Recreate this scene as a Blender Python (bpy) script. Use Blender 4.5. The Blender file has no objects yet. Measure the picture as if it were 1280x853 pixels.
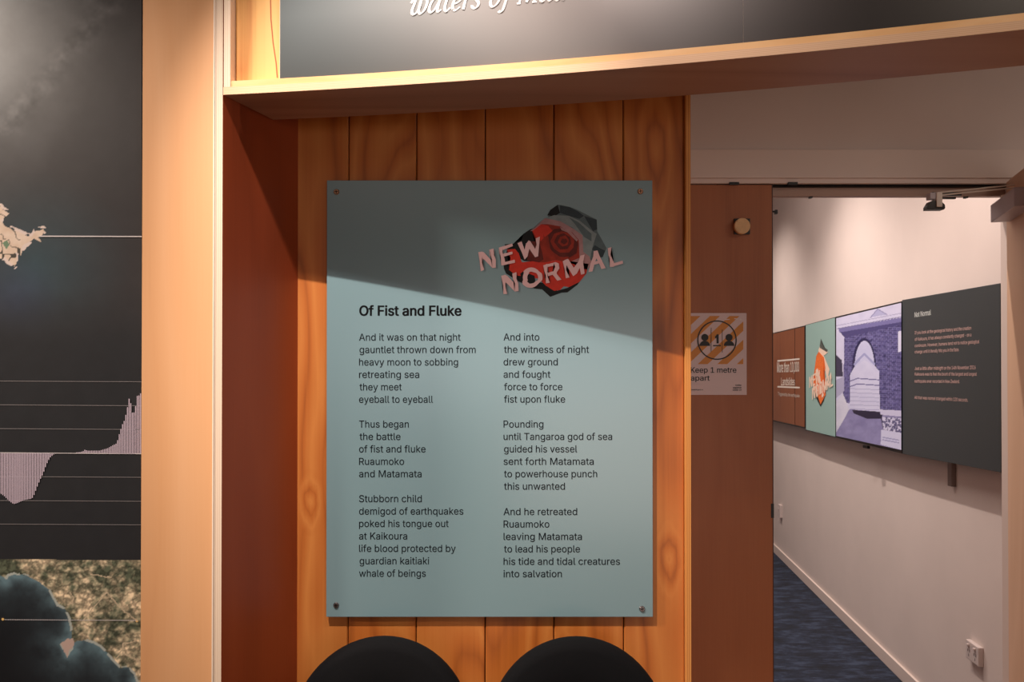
import bpy, bmesh, math, random
import numpy as np
from mathutils import Vector, Matrix
random.seed(4)
C = bpy.context.scene.collection
V = Vector
# ------------------------------------------------------------------ camera
EYE = 1.64; F = 1000.0; PITCH = math.radians(0.45); CY = 457.1
cam_d = bpy.data.cameras.new('camera'); cam = bpy.data.objects.new('camera', cam_d); C.objects.link(cam)
cam.location = (0, 0, EYE); cam.rotation_euler = (math.pi/2 + PITCH, 0, 0)
cam_d.sensor_width = 36; cam_d.lens = 36*F/1280; cam_d.shift_y = (CY-426.5)/1280; cam_d.clip_start = .02
bpy.context.scene.camera = cam
vs = bpy.context.scene.view_settings
vs.view_transform = 'Standard'; vs.look = 'None'; vs.gamma = 1; vs.use_curve_mapping = False; vs.exposure = 0.0
# ------------------------------------------------------------------ world and lights
w = bpy.data.worlds.new('world'); bpy.context.scene.world = w; w.use_nodes = True
w.node_tree.nodes['Background'].inputs[0].default_value = (1, .86, .78, 1)
w.node_tree.nodes['Background'].inputs[1].default_value = .05
def spot(name, loc, aim, power, col, size, blend, radius):
    d = bpy.data.lights.new(name, 'SPOT'); o = bpy.data.objects.new(name, d); C.objects.link(o)
    d.energy = power; d.color = col; d.spot_size = math.radians(size); d.spot_blend = blend; d.shadow_soft_size = radius
    o.location = loc; o.rotation_euler = (V(aim)-V(loc)).to_track_quat('-Z', 'Y').to_euler(); return o
def area(name, loc, aim, power, col, sx, sy):
    d = bpy.data.lights.new(name, 'AREA'); o = bpy.data.objects.new(name, d); C.objects.link(o)
    d.shape = 'RECTANGLE'; d.size = sx; d.size_y = sy; d.energy = power; d.color = col
    o.location = loc; o.rotation_euler = (V(aim)-V(loc)).to_track_quat('-Z', 'Y').to_euler(); return o
WARM = (1, .80, .66)
spot('spot_alcove', (-.90, .635, 3.66), (.05, 2.06, 1.15), 315, (1, .88, .79), 36, .6, .008)
spot('spot_graphic', (.12, 1.08, 2.93), (.12, 1.62, 2.42), 32, (1, .86, .80), 110, 1, .02)
spot('spot_graphic', (1.05, .55, 2.90), (1.0, 1.45, 2.56), 16, (1, .82, .66), 50, 1, .03)
spot('spot_map', (-2.05, 1.0, 2.92), (-1.0, 1.8, 1.75), 150, (1, .84, .70), 64, 1, .10)
spot('spot_map', (-1.75, .35, 2.92), (-1.0, 1.8, .75), 95, (1, .85, .73), 50, .9, .10)
for yy, pw in ((3.4, 100), (5.0, 135), (7.0, 125)):
    spot('spot_corridor', (1.642+.1027*yy-1.05, yy, 3.42), (1.642+.1027*yy-.2, yy+.1, .3), pw, (1, .86, .77), 104, 1, .02)
area('corridor_fill', (.7, 4.6, 3.44), (.7, 4.6, 0), 42, (1, .86, .78), 1.2, 3.0)  # added soft fill, lifts the dark wall between the corridor spots
area('rear_fill', (1.45, -3.1, .85), (1.2, 3, 1.0), 22, (1, .84, .74), 2.8, 1.3)  # added area light behind the camera: fill, and reflection in the poem panel
area('rear_fill_upper', (.75, -3.1, 1.75), (.6, 3, 1.6), 15, (.94, .95, .96), 4.2, .8)  # added upper fill behind the camera, widens the reflection on the poem panel
area('ceiling_fill', (.5, -1.2, 2.9), (.5, -1.2, 0), 10, (1, .80, .68), 3.5, 2.5)  # added weak overhead fill for the whole room
area('doorway_fill', (2.5, .9, 2.9), (2.3, 1.3, 0), 12, (1, .80, .66), 1.0, 1.0)  # added fill from the right, brightens the wall above the door
# ------------------------------------------------------------------ projection helpers (plan geometry measured in metres)
cp, sp = math.cos(PITCH), math.sin(PITCH)
def ray(x, y):
    a = (x-640)/F; b = (CY-y)/F
    return V((a, cp - b*sp, b*cp + sp))
O = V((0, 0, EYE))
class Pl:                                        # vertical plane through plan point p with plan direction d
    def __init__(s, p, d, off=0):
        s.p = V((p[0], p[1], 0)); s.d = V((d[0], d[1], 0)).normalized()
        s.n = V((s.d.y, -s.d.x, 0))              # faces the viewer side
        s.p = s.p + s.n*off
    def at(s, x, y):
        r = ray(x, y); t = (s.p-O).dot(s.n)/r.dot(s.n); return O + r*t
    def off(s, o): return Pl((s.p.x, s.p.y), (s.d.x, s.d.y), o)
def atz(x, y, z):
    r = ray(x, y); return O + r*((z-EYE)/r.z)
# ------------------------------------------------------------------ materials
def new_mat(name):
    m = bpy.data.materials.new(name); m.use_nodes = True
    return m, m.node_tree.nodes, m.node_tree.links, m.node_tree.nodes['Principled BSDF']
def s2l(c): return tuple(((v/255)/12.92 if v/255 <= .04045 else ((v/255+.055)/1.055)**2.4) for v in c)
def flat(name, rgb, rough=.5, noise=0, nscale=20, metal=0, emit=0, bump=0, bscale=200, spec=None):
    m, N, L, b = new_mat(name); c = s2l(rgb)
    b.inputs['Base Color'].default_value = (*c, 1); b.inputs['Roughness'].default_value = rough; b.inputs['Metallic'].default_value = metal
    if spec is not None: b.inputs['Specular IOR Level'].default_value = spec
    if emit:
        b.inputs['Emission Color'].default_value = (*c, 1); b.inputs['Emission Strength'].default_value = emit
    tc = N.new('ShaderNodeTexCoord')
    if noise:
        n = N.new('ShaderNodeTexNoise'); n.inputs['Scale'].default_value = nscale; n.inputs['Detail'].default_value = 6
        L.new(tc.outputs['Object'], n.inputs['Vector'])
        r = N.new('ShaderNodeValToRGB'); r.color_ramp.elements[0].position = .3; r.color_ramp.elements[1].position = .7
        r.color_ramp.elements[0].color = (*[v*(1-noise) for v in c], 1); r.color_ramp.elements[1].color = (*[min(1, v*(1+noise)) for v in c], 1)
        L.new(n.outputs['Fac'], r.inputs[0]); L.new(r.outputs[0], b.inputs['Base Color'])
        if emit: L.new(r.outputs[0], b.inputs['Emission Color'])
    if bump:
        n2 = N.new('ShaderNodeTexNoise'); n2.inputs['Scale'].default_value = bscale; n2.inputs['Detail'].default_value = 3
        L.new(tc.outputs['Object'], n2.inputs['Vector'])
        bp = N.new('ShaderNodeBump'); bp.inputs['Strength'].default_value = bump; bp.inputs['Distance'].default_value = .001
        L.new(n2.outputs['Fac'], bp.inputs['Height']); L.new(bp.outputs[0], b.inputs['Normal'])
    return m
def wood(name, dark, mid, light, grain=60, ring=5.0, rough=.45, figure=.5, axis='Z', fine=.35, stretch=.13, knots=()):
    """long-grain timber: cathedral figure + fine fibres running along axis"""
    m, N, L, b = new_mat(name)
    tc = N.new('ShaderNodeTexCoord'); oi = N.new('ShaderNodeObjectInfo')
    mul = N.new('ShaderNodeVectorMath'); mul.operation = 'SCALE'; mul.inputs[0].default_value = (7.3, 3.1, 11.7)
    L.new(oi.outputs['Random'], mul.inputs['Scale'])
    add = N.new('ShaderNodeVectorMath'); add.operation = 'ADD'; L.new(tc.outputs['Object'], add.inputs[0]); L.new(mul.outputs[0], add.inputs[1])
    mp = N.new('ShaderNodeMapping'); s = [1, 1, 1]; s['XYZ'.index(axis)] = stretch; mp.inputs['Scale'].default_value = s
    L.new(add.outputs[0], mp.inputs[0])
    n1 = N.new('ShaderNodeTexNoise'); n1.inputs['Scale'].default_value = ring; n1.inputs['Detail'].default_value = 2; n1.inputs['Roughness'].default_value = .45
    L.new(mp.outputs[0], n1.inputs['Vector'])
    m1 = N.new('ShaderNodeMath'); m1.operation = 'MULTIPLY'; m1.inputs[1].default_value = 9; L.new(n1.outputs['Fac'], m1.inputs[0])
    fr = N.new('ShaderNodeMath'); fr.operation = 'PINGPONG'; fr.inputs[1].default_value = .5; L.new(m1.outputs[0], fr.inputs[0])
    m2 = N.new('ShaderNodeMath'); m2.operation = 'MULTIPLY'; m2.inputs[1].default_value = 2; L.new(fr.outputs[0], m2.inputs[0])
    cur_ = m2.outputs[0]
    for (kx, kz, rx, rz, fq) in knots:
        sb = N.new('ShaderNodeVectorMath'); sb.operation = 'SUBTRACT'; sb.inputs[1].default_value = (kx, 0, kz); L.new(tc.outputs['Object'], sb.inputs[0])
        ml = N.new('ShaderNodeVectorMath'); ml.operation = 'MULTIPLY'; ml.inputs[1].default_value = (1/rx, 0, 1/rz); L.new(sb.outputs[0], ml.inputs[0])
        nd = N.new('ShaderNodeTexNoise'); nd.inputs['Scale'].default_value = 1.3; L.new(ml.outputs[0], nd.inputs['Vector'])
        le = N.new('ShaderNodeVectorMath'); le.operation = 'LENGTH'; L.new(ml.outputs[0], le.inputs[0])
        ad = N.new('ShaderNodeMath'); ad.operation = 'ADD'; L.new(le.outputs['Value'], ad.inputs[0])
        nm = N.new('ShaderNodeMath'); nm.operation = 'MULTIPLY'; nm.inputs[1].default_value = .7; L.new(nd.outputs['Fac'], nm.inputs[0]); L.new(nm.outputs[0], ad.inputs[1])
        fm = N.new('ShaderNodeMath'); fm.operation = 'MULTIPLY'; fm.inputs[1].default_value = fq; L.new(ad.outputs[0], fm.inputs[0])
        pp = N.new('ShaderNodeMath'); pp.operation = 'PINGPONG'; pp.inputs[1].default_value = 1; L.new(fm.outputs[0], pp.inputs[0])
        mr = N.new('ShaderNodeMapRange'); mr.inputs[1].default_value = .75; mr.inputs[2].default_value = 1.3; mr.inputs[3].default_value = 1; mr.inputs[4].default_value = 0
        L.new(le.outputs['Value'], mr.inputs[0])
        mk = N.new('ShaderNodeMix'); mk.data_type = 'FLOAT'; L.new(mr.outputs[0], mk.inputs[0]); L.new(cur_, mk.inputs[2]); L.new(pp.outputs[0], mk.inputs[3]); cur_ = mk.outputs[0]
    mp2 = N.new('ShaderNodeMapping'); s = [1, 1, 1]; s['XYZ'.index(axis)] = .02; mp2.inputs['Scale'].default_value = s
    L.new(add.outputs[0], mp2.inputs[0])
    n2 = N.new('ShaderNodeTexNoise'); n2.inputs['Scale'].default_value = grain*3; n2.inputs['Detail'].default_value = 4
    L.new(mp2.outputs[0], n2.inputs['Vector'])
    n3 = N.new('ShaderNodeTexNoise'); n3.inputs['Scale'].default_value = 3; n3.inputs['Detail'].default_value = 2; L.new(mp.outputs[0], n3.inputs['Vector'])
    mx = N.new('ShaderNodeMix'); mx.data_type = 'FLOAT'; mx.inputs[0].default_value = fine
    L.new(cur_, mx.inputs[2]); L.new(n2.outputs['Fac'], mx.inputs[3])
    mx2 = N.new('ShaderNodeMix'); mx2.data_type = 'FLOAT'; mx2.inputs[0].default_value = 1-figure
    L.new(mx.outputs[0], mx2.inputs[2]); L.new(n3.outputs['Fac'], mx2.inputs[3])
    r = N.new('ShaderNodeValToRGB'); e = r.color_ramp.elements
    e[0].position = .15; e[0].color = (*s2l(dark), 1); e[1].position = .8; e[1].color = (*s2l(light), 1)
    k = e.new(.42); k.color = (*s2l(mid), 1)
    L.new(mx2.outputs[0], r.inputs[0]); L.new(r.outputs[0], b.inputs['Base Color'])
    b.inputs['Roughness'].default_value = rough
    bp = N.new('ShaderNodeBump'); bp.inputs['Strength'].default_value = .12; bp.inputs['Distance'].default_value = .001
    L.new(n2.outputs['Fac'], bp.inputs['Height']); L.new(bp.outputs[0], b.inputs['Normal'])
    return m
def ply_edge(name, c1, c2, axis, scale):
    m, N, L, b = new_mat(name)
    tc = N.new('ShaderNodeTexCoord'); wv = N.new('ShaderNodeTexWave'); wv.bands_direction = axis; wv.inputs['Scale'].default_value = scale
    wv.inputs['Distortion'].default_value = .4; wv.inputs['Detail'].default_value = 1
    L.new(tc.outputs['Object'], wv.inputs['Vector'])
    r = N.new('ShaderNodeValToRGB'); r.color_ramp.elements[0].color = (*s2l(c1), 1); r.color_ramp.elements[1].color = (*s2l(c2), 1)
    r.color_ramp.elements[0].position = .1; r.color_ramp.elements[1].position = .5
    L.new(wv.outputs['Fac'], r.inputs[0]); L.new(r.outputs[0], b.inputs['Base Color']); b.inputs['Roughness'].default_value = .6
    return m
def vcol(name, rough=.4, emit=0, spec=.5):
    m, N, L, b = new_mat(name); a = N.new('ShaderNodeVertexColor'); a.layer_name = 'print'
    L.new(a.outputs[0], b.inputs['Base Color']); b.inputs['Roughness'].default_value = rough; b.inputs['Specular IOR Level'].default_value = spec
    if emit: L.new(a.outputs[0], b.inputs['Emission Color']); b.inputs['Emission Strength'].default_value = emit
    return m
def carpet_mat(name):
    m, N, L, b = new_mat(name); tc = N.new('ShaderNodeTexCoord')
    mp = N.new('ShaderNodeMapping'); mp.inputs['Scale'].default_value = (1, 2.6, 1); L.new(tc.outputs['Object'], mp.inputs[0])
    n = N.new('ShaderNodeTexNoise'); n.inputs['Scale'].default_value = 6; n.inputs['Detail'].default_value = 10; n.inputs['Roughness'].default_value = .75
    L.new(mp.outputs[0], n.inputs['Vector'])
    r = N.new('ShaderNodeValToRGB'); e = r.color_ramp.elements; e[0].position = .38; e[0].color = (*s2l((12, 16, 26)), 1); e[1].position = .66; e[1].color = (*s2l((62, 74, 98)), 1)
    k = e.new(.5); k.color = (*s2l((26, 35, 54)), 1)
    L.new(n.outputs['Fac'], r.inputs[0]); L.new(r.outputs[0], b.inputs['Base Color']); b.inputs['Roughness'].default_value = .95
    n2 = N.new('ShaderNodeTexNoise'); n2.inputs['Scale'].default_value = 400; L.new(tc.outputs['Object'], n2.inputs['Vector'])
    bp = N.new('ShaderNodeBump'); bp.inputs['Strength'].default_value = .5; bp.inputs['Distance'].default_value = .004
    L.new(n2.outputs['Fac'], bp.inputs['Height']); L.new(bp.outputs[0], b.inputs['Normal'])
    return m
PINE = wood('pine', (146, 74, 26), (192, 108, 44), (214, 136, 66), grain=40, ring=4.2, figure=.6, rough=.42, stretch=.2, knots=((-.524, 1.30, .03, .07, 2.4), (.408, 1.15, .035, .09, 2.2), (.375, 2.21, .05, .20, 2.6), (-.30, .885, .04, .08, 2.0), (.13, .90, .035, .07, 2.2)))
PINE_PALE = wood('pale pine', (176, 100, 44), (224, 168, 98), (236, 188, 120), grain=40, ring=4, figure=.7)
REDWOOD = wood('red-brown side panel', (120, 50, 26), (158, 70, 36), (178, 86, 46), grain=60, ring=2, figure=.35)  # darker and redder than the pine planks
VENEER = wood('light veneer', (204, 146, 100), (220, 164, 116), (228, 178, 134), grain=70, ring=2.5, figure=.3, fine=.5)
DOORWOOD = wood('door veneer', (140, 80, 46), (166, 100, 60), (180, 114, 72), grain=80, ring=3, figure=.35, fine=.7)
BATTEN = wood('batten', (200, 140, 80), (228, 176, 116), (240, 198, 146), grain=60, ring=5, figure=.4, axis='X')
SOFFIT = wood('soffit ply', (150, 104, 80), (172, 122, 96), (186, 138, 110), grain=60, ring=3, figure=.4, axis='X')
EDGE_V = ply_edge('ply edge upright', (214, 186, 160), (228, 206, 184), 'X', 70)
EDGE_H = ply_edge('ply edge shelf', (216, 172, 134), (228, 190, 154), 'Z', 90)
WHITE = flat('white paint', (222, 208, 202), .75, .03, 3, bump=.08, bscale=300)
WHITE2 = flat('white trim paint', (226, 210, 202), .5)
GREYC = flat('ceiling paint', (190, 180, 172), .9)
DARKROOM = flat('room wall', (150, 120, 100), .9)
CARPET = carpet_mat('blue carpet')
BLACK = flat('black plastic', (18, 18, 19), .4)
DARKGAP = flat('dark gap', (8, 7, 7), .9)
STEEL = flat('steel', (190, 180, 172), .3, metal=1)
CLOSER = flat('closer housing', (196, 188, 196), .4)
# ------------------------------------------------------------------ object helpers
def link(name, bm, mats, parent=None, smooth=False, kind=None):
    me = bpy.data.meshes.new(name); bm.normal_update(); bm.to_mesh(me); bm.free()
    for mm in (mats if isinstance(mats, (list, tuple)) else [mats]): me.materials.append(mm)
    if smooth:
        for p in me.polygons: p.use_smooth = True
    o = bpy.data.objects.new(name, me); C.objects.link(o)
    if parent:
        o.parent = parent; o.matrix_parent_inverse = parent.matrix_basis.inverted() if parent.parent is None else (parent.parent.matrix_basis).inverted()
        if parent.parent is not None: o.matrix_parent_inverse = Matrix.Identity(4)
    if kind: o['kind'] = kind
    return o
def thing(name, label, cat, loc, group=None):
    o = bpy.data.objects.new(name, None); C.objects.link(o); o.location = loc; o.empty_display_size = .1
    o['label'] = label; o['category'] = cat
    if group: o['group'] = group
    return o
def bevel(bm, w, seg=2):
    if w: bmesh.ops.bevel(bm, geom=bm.edges[:], offset=w, segments=seg, profile=.7, affect='EDGES')
def box_bm(x0, x1, y0, y1, z0, z1, bev=0, seg=2, bm=None):
    own = bm is None; t = bmesh.new()
    bmesh.ops.create_cube(t, size=1)
    for v in t.verts: v.co = V((x0+(v.co.x+.5)*(x1-x0), y0+(v.co.y+.5)*(y1-y0), z0+(v.co.z+.5)*(z1-z0)))
    bevel(t, bev, seg)
    if own: return t
    me = bpy.data.meshes.new('t'); t.to_mesh(me); bm.from_mesh(me); bpy.data.meshes.remove(me); t.free(); return bm
def prism_bm(plan, z0, z1, bev=0, bm=None):      # plan: list of (x, y); upright prism
    bm = bm or bmesh.new()
    a = [bm.verts.new((p[0], p[1], z0)) for p in plan]; b = [bm.verts.new((p[0], p[1], z1)) for p in plan]
    n = len(plan); bm.faces.new(a[::-1]); bm.faces.new(b)
    for i in range(n): bm.faces.new((a[i], a[(i+1) % n], b[(i+1) % n], b[i]))
    bmesh.ops.recalc_face_normals(bm, faces=bm.faces[:]); bevel(bm, bev, 1)
    return bm
def slab_bm(p0, p1, thick, z0, z1, bev=0):       # upright slab between two plan points, thickness away from the viewer side
    a, b = V(p0[:2]), V(p1[:2]); d = (b-a).normalized(); n = V((-d.y, d.x))*thick
    return prism_bm([a, b, b+n, a+n], z0, z1, bev)
def tube_bm(pts, r, seg=10, bm=None, cap=True):
    bm = bm or bmesh.new(); rings = []
    pts = [V(p) for p in pts]
    for i, p in enumerate(pts):
        t = (pts[min(i+1, len(pts)-1)]-pts[max(i-1, 0)]).normalized()
        u = t.cross(V((0, 0, 1))) if abs(t.z) < .95 else t.cross(V((1, 0, 0)))
        u.normalize(); v = t.cross(u)
        rr = r[i] if isinstance(r, (list, tuple)) else r
        rings.append([bm.verts.new(p + (u*math.cos(2*math.pi*k/seg)+v*math.sin(2*math.pi*k/seg))*rr) for k in range(seg)])
    for a, b in zip(rings, rings[1:]):
        for k in range(seg): bm.faces.new((a[k], a[(k+1) % seg], b[(k+1) % seg], b[k]))
    if cap: bm.faces.new(rings[0][::-1]); bm.faces.new(rings[-1])
    bmesh.ops.recalc_face_normals(bm, faces=bm.faces[:])
    return bm
def poly_faces(bm, polys, atf):
    for i, P in enumerate(polys):
        q_ = [atf(x, y) for x, y in P]
        if len(polys) > 1: q_ = [v+(O-v).normalized()*(i % 40)*.00003 for v in q_]
        vs_ = [bm.verts.new(v) for v in q_]
        try:
            f = bm.faces.new(vs_)
        except ValueError: continue
    return bm
def print_poly(name, polys, atf, m, parent, kind=None):
    """flat ink of given outlines, each lying on the surface atf"""
    bm = bmesh.new(); poly_faces(bm, polys, atf); bmesh.ops.triangulate(bm, faces=bm.faces[:])
    return link(name, bm, m, parent, kind=kind)
def stroke(pts, wd):                              # polyline to a list of quads (pixel coordinates)
    out = []
    for (x0, y0), (x1, y1) in zip(pts, pts[1:]):
        dx, dy = x1-x0, y1-y0; l = math.hypot(dx, dy) or 1; nx, ny = -dy/l*wd/2, dx/l*wd/2
        ex, ey = dx/l*wd*.15, dy/l*wd*.15
        out.append([(x0+nx-ex, y0+ny-ey), (x1+nx+ex, y1+ny+ey), (x1-nx+ex, y1-ny+ey), (x0-nx-ex, y0-ny-ey)])
    return out
def circ(cx, cy, rx, ry=None, n=32, a0=0, a1=360):
    ry = ry or rx
    return [(cx+rx*math.cos(math.radians(a0+(a1-a0)*i/n)), cy+ry*math.sin(math.radians(a0+(a1-a0)*i/n))) for i in range(n if a1-a0 == 360 else n+1)]
SANS = None; WK = .85; CAPK = .729             # Blender's own bundled sans face, else its built-in one
try:
    import os
    SANS = bpy.data.fonts.load(os.path.join(bpy.utils.resource_path('LOCAL'), 'datafiles', 'fonts', 'Inter.woff2'))
except Exception: SANS = None
from mathutils.geometry import delaunay_2d_cdt
def text_mesh(body, offset=0.0, shear=0.0):
    """outlines of the lettering filled by winding number (overlapping contours stay solid)"""
    cu = bpy.data.curves.new('t', 'FONT'); cu.body = body; cu.offset = 0 if SANS else offset
    if SANS: cu.font = SANS
    cu.shear = shear; cu.resolution_u = 2; cu.fill_mode = 'NONE'
    o = bpy.data.objects.new('t', cu); C.objects.link(o)
    dg = bpy.context.evaluated_depsgraph_get(); me = bpy.data.meshes.new_from_object(o.evaluated_get(dg))
    bpy.data.objects.remove(o); bpy.data.curves.remove(cu)
    co = [V((v.co.x, v.co.y)) for v in me.vertices]; ed = [tuple(e.vertices) for e in me.edges]
    bpy.data.meshes.remove(me)
    if not co: return [], []
    nxt = {}
    for i, j in ed:                               # directed along the contour
        if abs(i-j) == 1: nxt[min(i, j)] = max(i, j)
        else: nxt[max(i, j)] = min(i, j)
    E = list(nxt.items())
    ov, oe, of, *_ = delaunay_2d_cdt(co, E, [], 0, 1e-6)
    P = np.array([(co[i].x, co[i].y, co[j].x, co[j].y) for i, j in E]); tri = []
    for f in of:
        c = sum((ov[i] for i in f), V((0, 0)))/len(f)
        up = (P[:, 1] <= c.y) & (P[:, 3] > c.y); dn = (P[:, 1] > c.y) & (P[:, 3] <= c.y)
        cr = (P[:, 2]-P[:, 0])*(c.y-P[:, 1])-(c.x-P[:, 0])*(P[:, 3]-P[:, 1])
        if int((up & (cr > 0)).sum())-int((dn & (cr < 0)).sum()) != 0: tri.append(tuple(f))
    return [(v.x, v.y) for v in ov], tri
_v, _f = text_mesh('H'); CAPK = max(p[1] for p in _v) if _v else .729
def text_into(bm, body, atf, x0, x1, ybase0, ybase1, capH, offset=0.0, shear=0.0):
    """lettering laid between x0 and x1 on the surface, baseline from ybase0 to ybase1, capital height capH"""
    vs_, fs = text_mesh(body, offset, shear)
    if not vs_: return
    if SANS and offset > 0:                    # heavier weight: the letters doubled by small shifts
        V0, F0 = list(vs_), list(fs); vs_, fs = [], []
        for k_, (sx, sy) in enumerate(((-1, 0), (1, 0), (-.6, .5), (.6, .5), (-.6, -.5), (.6, -.5))):
            b_ = len(vs_); vs_ += [(a+sx*offset*WK, c+sy*offset*WK) for a, c in V0]; fs += [tuple(i+b_ for i in f) for f in F0]
        per = len(V0)
    else: per = 10**9
    mn = min(p[0] for p in vs_); mx = max(p[0] for p in vs_)
    vv = []
    for px, py in vs_:
        t = (px-mn)/(mx-mn); ch = capH[0]+(capH[1]-capH[0])*t if isinstance(capH, tuple) else capH
        p_ = atf(x0+(x1-x0)*t, ybase0+(ybase1-ybase0)*t - py/CAPK*ch)
        if len(vv) >= per: p_ = p_+(O-p_).normalized()*(len(vv)//per)*.00003
        vv.append(bm.verts.new(p_))
    for f in fs:
        try: bm.faces.new([vv[i] for i in f])
        except ValueError: pass
def texts(name, rows, atf, m, parent):
    for r in rows: text(name, [r], atf, m, parent)
def text(name, rows, atf, m, parent):
    bm = bmesh.new()
    for r in rows: text_into(bm, r[0], atf, *r[1:])
    return link(name, bm, m, parent)
def raster(name, x0, x1, y0, y1, step, colf, atf, m, parent, warp=None):
    """printed picture: fine grid of the surface, ink colour per point from colf(px, py) -> sRGB arrays"""
    nx = max(2, int((x1-x0)/step)+1); ny = max(2, int((y1-y0)/step)+1)
    xs = np.linspace(x0, x1, nx); ys = np.linspace(y0, y1, ny)
    X, Y = np.meshgrid(xs, ys); col = np.clip(colf(X, Y), 0, 255)/255.
    lin = np.where(col <= .04045, col/12.92, ((col+.055)/1.055)**2.4)
    co = np.array([atf(*(warp(a, b) if warp else (a, b)))[:] for a, b in zip(X.ravel(), Y.ravel())])
    idx = np.arange(nx*ny).reshape(ny, nx)
    f = np.stack([idx[1:, :-1], idx[1:, 1:], idx[:-1, 1:], idx[:-1, :-1]], -1).reshape(-1, 4)
    me = bpy.data.meshes.new(name); me.from_pydata(co.tolist(), [], f.tolist())
    ca = me.color_attributes.new('print', 'FLOAT_COLOR', 'POINT')
    ca.data.foreach_set('color', np.concatenate([lin.reshape(-1, 3), np.ones((nx*ny, 1))], 1).astype(np.float32).ravel())
    me.materials.append(m); o = bpy.data.objects.new(name, me); C.objects.link(o)
    if parent: o.parent = parent; o.matrix_parent_inverse = parent.matrix_basis.inverted()
    return o
def vnoise(X, Y, s, seed=0):
    rng = np.random.RandomState(seed); T = rng.rand(64, 64)
    x = X/s; y = Y/s; xi = np.floor(x).astype(int); yi = np.floor(y).astype(int); fx = x-xi; fy = y-yi
    fx = fx*fx*(3-2*fx); fy = fy*fy*(3-2*fy)
    g = lambda a, b: T[a % 64, b % 64]
    return (g(xi, yi)*(1-fx)+g(xi+1, yi)*fx)*(1-fy)+(g(xi, yi+1)*(1-fx)+g(xi+1, yi+1)*fx)*fy
def fbm(X, Y, s, oct=4, seed=0):
    r = 0; a = .5; tot = 0
    for k in range(oct): r = r+a*vnoise(X, Y, s/2**k, seed+k); tot += a; a *= .6
    return r/tot
def inpoly(X, Y, P):
    r = np.zeros(X.shape, bool); n = len(P)
    for i in range(n):
        (xa, ya), (xb, yb) = P[i], P[(i+1) % n]
        c = ((ya > Y) != (yb > Y)); 
        with np.errstate(divide='ignore', invalid='ignore'): xx = (xb-xa)*(Y-ya)/((yb-ya) or 1e-9)+xa
        r ^= c & (X < xx)
    return r
def dist(X, Y, P):
    d = np.full(X.shape, 1e9)
    for (xa, ya), (xb, yb) in zip(P, P[1:]):
        L2 = (xb-xa)**2+(yb-ya)**2 or 1e-9; t = np.clip(((X-xa)*(xb-xa)+(Y-ya)*(yb-ya))/L2, 0, 1)
        d = np.minimum(d, np.hypot(X-xa-t*(xb-xa), Y-ya-t*(yb-ya)))
    return d
def mixc(a, b, t): return np.array(a)*(1-t[..., None])+np.array(b)*t[..., None]
def struct(name, bm, m, parent=None, kind='structure'):
    o = link(name, bm, m, parent)
    if parent is None: o['kind'] = kind
    return o
# ================================================================== SETTING
CEIL = 3.8
YW = 2.08          # plank wall face
YD = 2.92          # door wall face
struct('floor', box_bm(-3.2, 3.6, -3.2, 3.02, -.05, 0), flat('vinyl floor', (176, 146, 118), .5, .06, 8))
struct('ceiling', box_bm(-3.2, 3.6, -3.2, 3.0, CEIL, CEIL+.05), GREYC)
HC = 3.8
struct('ceiling_corridor', box_bm(-.65, 3.6, 3.0, 9.25, HC, HC+.05), GREYC)
struct('wall_rear', box_bm(-3.2, 3.6, -3.25, -3.2, 0, CEIL), DARKROOM)
struct('wall_far_left', box_bm(-3.25, -3.2, -3.2, 3.0, 0, CEIL), DARKROOM)
struct('wall_far_right', box_bm(3.6, 3.65, -3.2, 3.0, 0, CEIL), DARKROOM)
struct('wall_left', box_bm(-3.2, -.66, 1.825, 1.90, 0, CEIL), DARKROOM)
# pine plank wall
seams = [352.5, 435.5, 520.5, 606.5, 692.3, 779.3, 855.5]
PW = Pl((0, YW), (1, 0))
xs = [PW.at(s, 450).x for s in seams]
wa = struct('wall_alcove', box_bm(xs[0]-.02, xs[-1], YW+.012, YW+.06, 0, 2.6), DARKGAP)
for a, b in zip(xs, xs[1:]):
    bm = box_bm(a+.0012, b-.0012, YW, YW+.014, 0, 2.6)
    es = [e for e in bm.edges if abs(e.verts[0].co.y-YW) < 1e-5 and abs(e.verts[1].co.y-YW) < 1e-5 and abs(e.verts[0].co.x-e.verts[1].co.x) < 1e-5]
    bmesh.ops.bevel(bm, geom=es, offset=.0022, segments=1, affect='EDGES')
    o = link('plank', bm, PINE, wa)
# end panel of the alcove
xe0, xe1 = PW.at(855.3, 450).x, Pl((0, 2.06), (1, 0)).at(863.8, 450).x
EDGE_P = ply_edge('alcove end edge', (196, 112, 48), (226, 158, 84), 'X', 60)
struct('trim_1', box_bm(xe0, xe1, 2.06, YD, 0, 2.6, .0008, 1), EDGE_P)
# door wall
DW = Pl((0, YD), (1, 0))
dx0 = .40; dx1 = DW.at(1256.5, 450).x          # frame opening
zhead = DW.at(1000, 231).z                      # leaf top
zband0, zband1 = DW.at(1000, 223.5).z, DW.at(1000, 188).z
struct('wall_door', box_bm(-.6, 3.6, YD+.004, YD+.10, zband0+.001, HC), WHITE)
struct('wall_beside_door', box_bm(1.90, 3.6, YD+.004, YD+.06, 0, zband0), WHITE)
struct('trim_2', box_bm(-.3, 3.55, YD-.012, YD+.004, zband0, zband1, .002), WHITE2)
struct('trim_3', box_bm(.2, dx1+.04, YD-.004, YD+.05, zhead+.004, zband0, .001, 1), WHITE2)
hb = DW.at(1100, 243).z
FRAMEM = flat('frame paint', (176, 146, 132), .5)
struct('trim_4', box_bm(DW.at(966, 450).x, 1.86, YD+.03, YD+.06, hb, zhead-.002, .001, 1), FRAMEM)
struct('trim_5', box_bm(DW.at(966, 450).x-.2, dx1+.03, YD+.012, YD+.03, zhead-.004, zhead+.006), DARKGAP)
JX = (1251.3-640)/F*(YD+.06)
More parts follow.
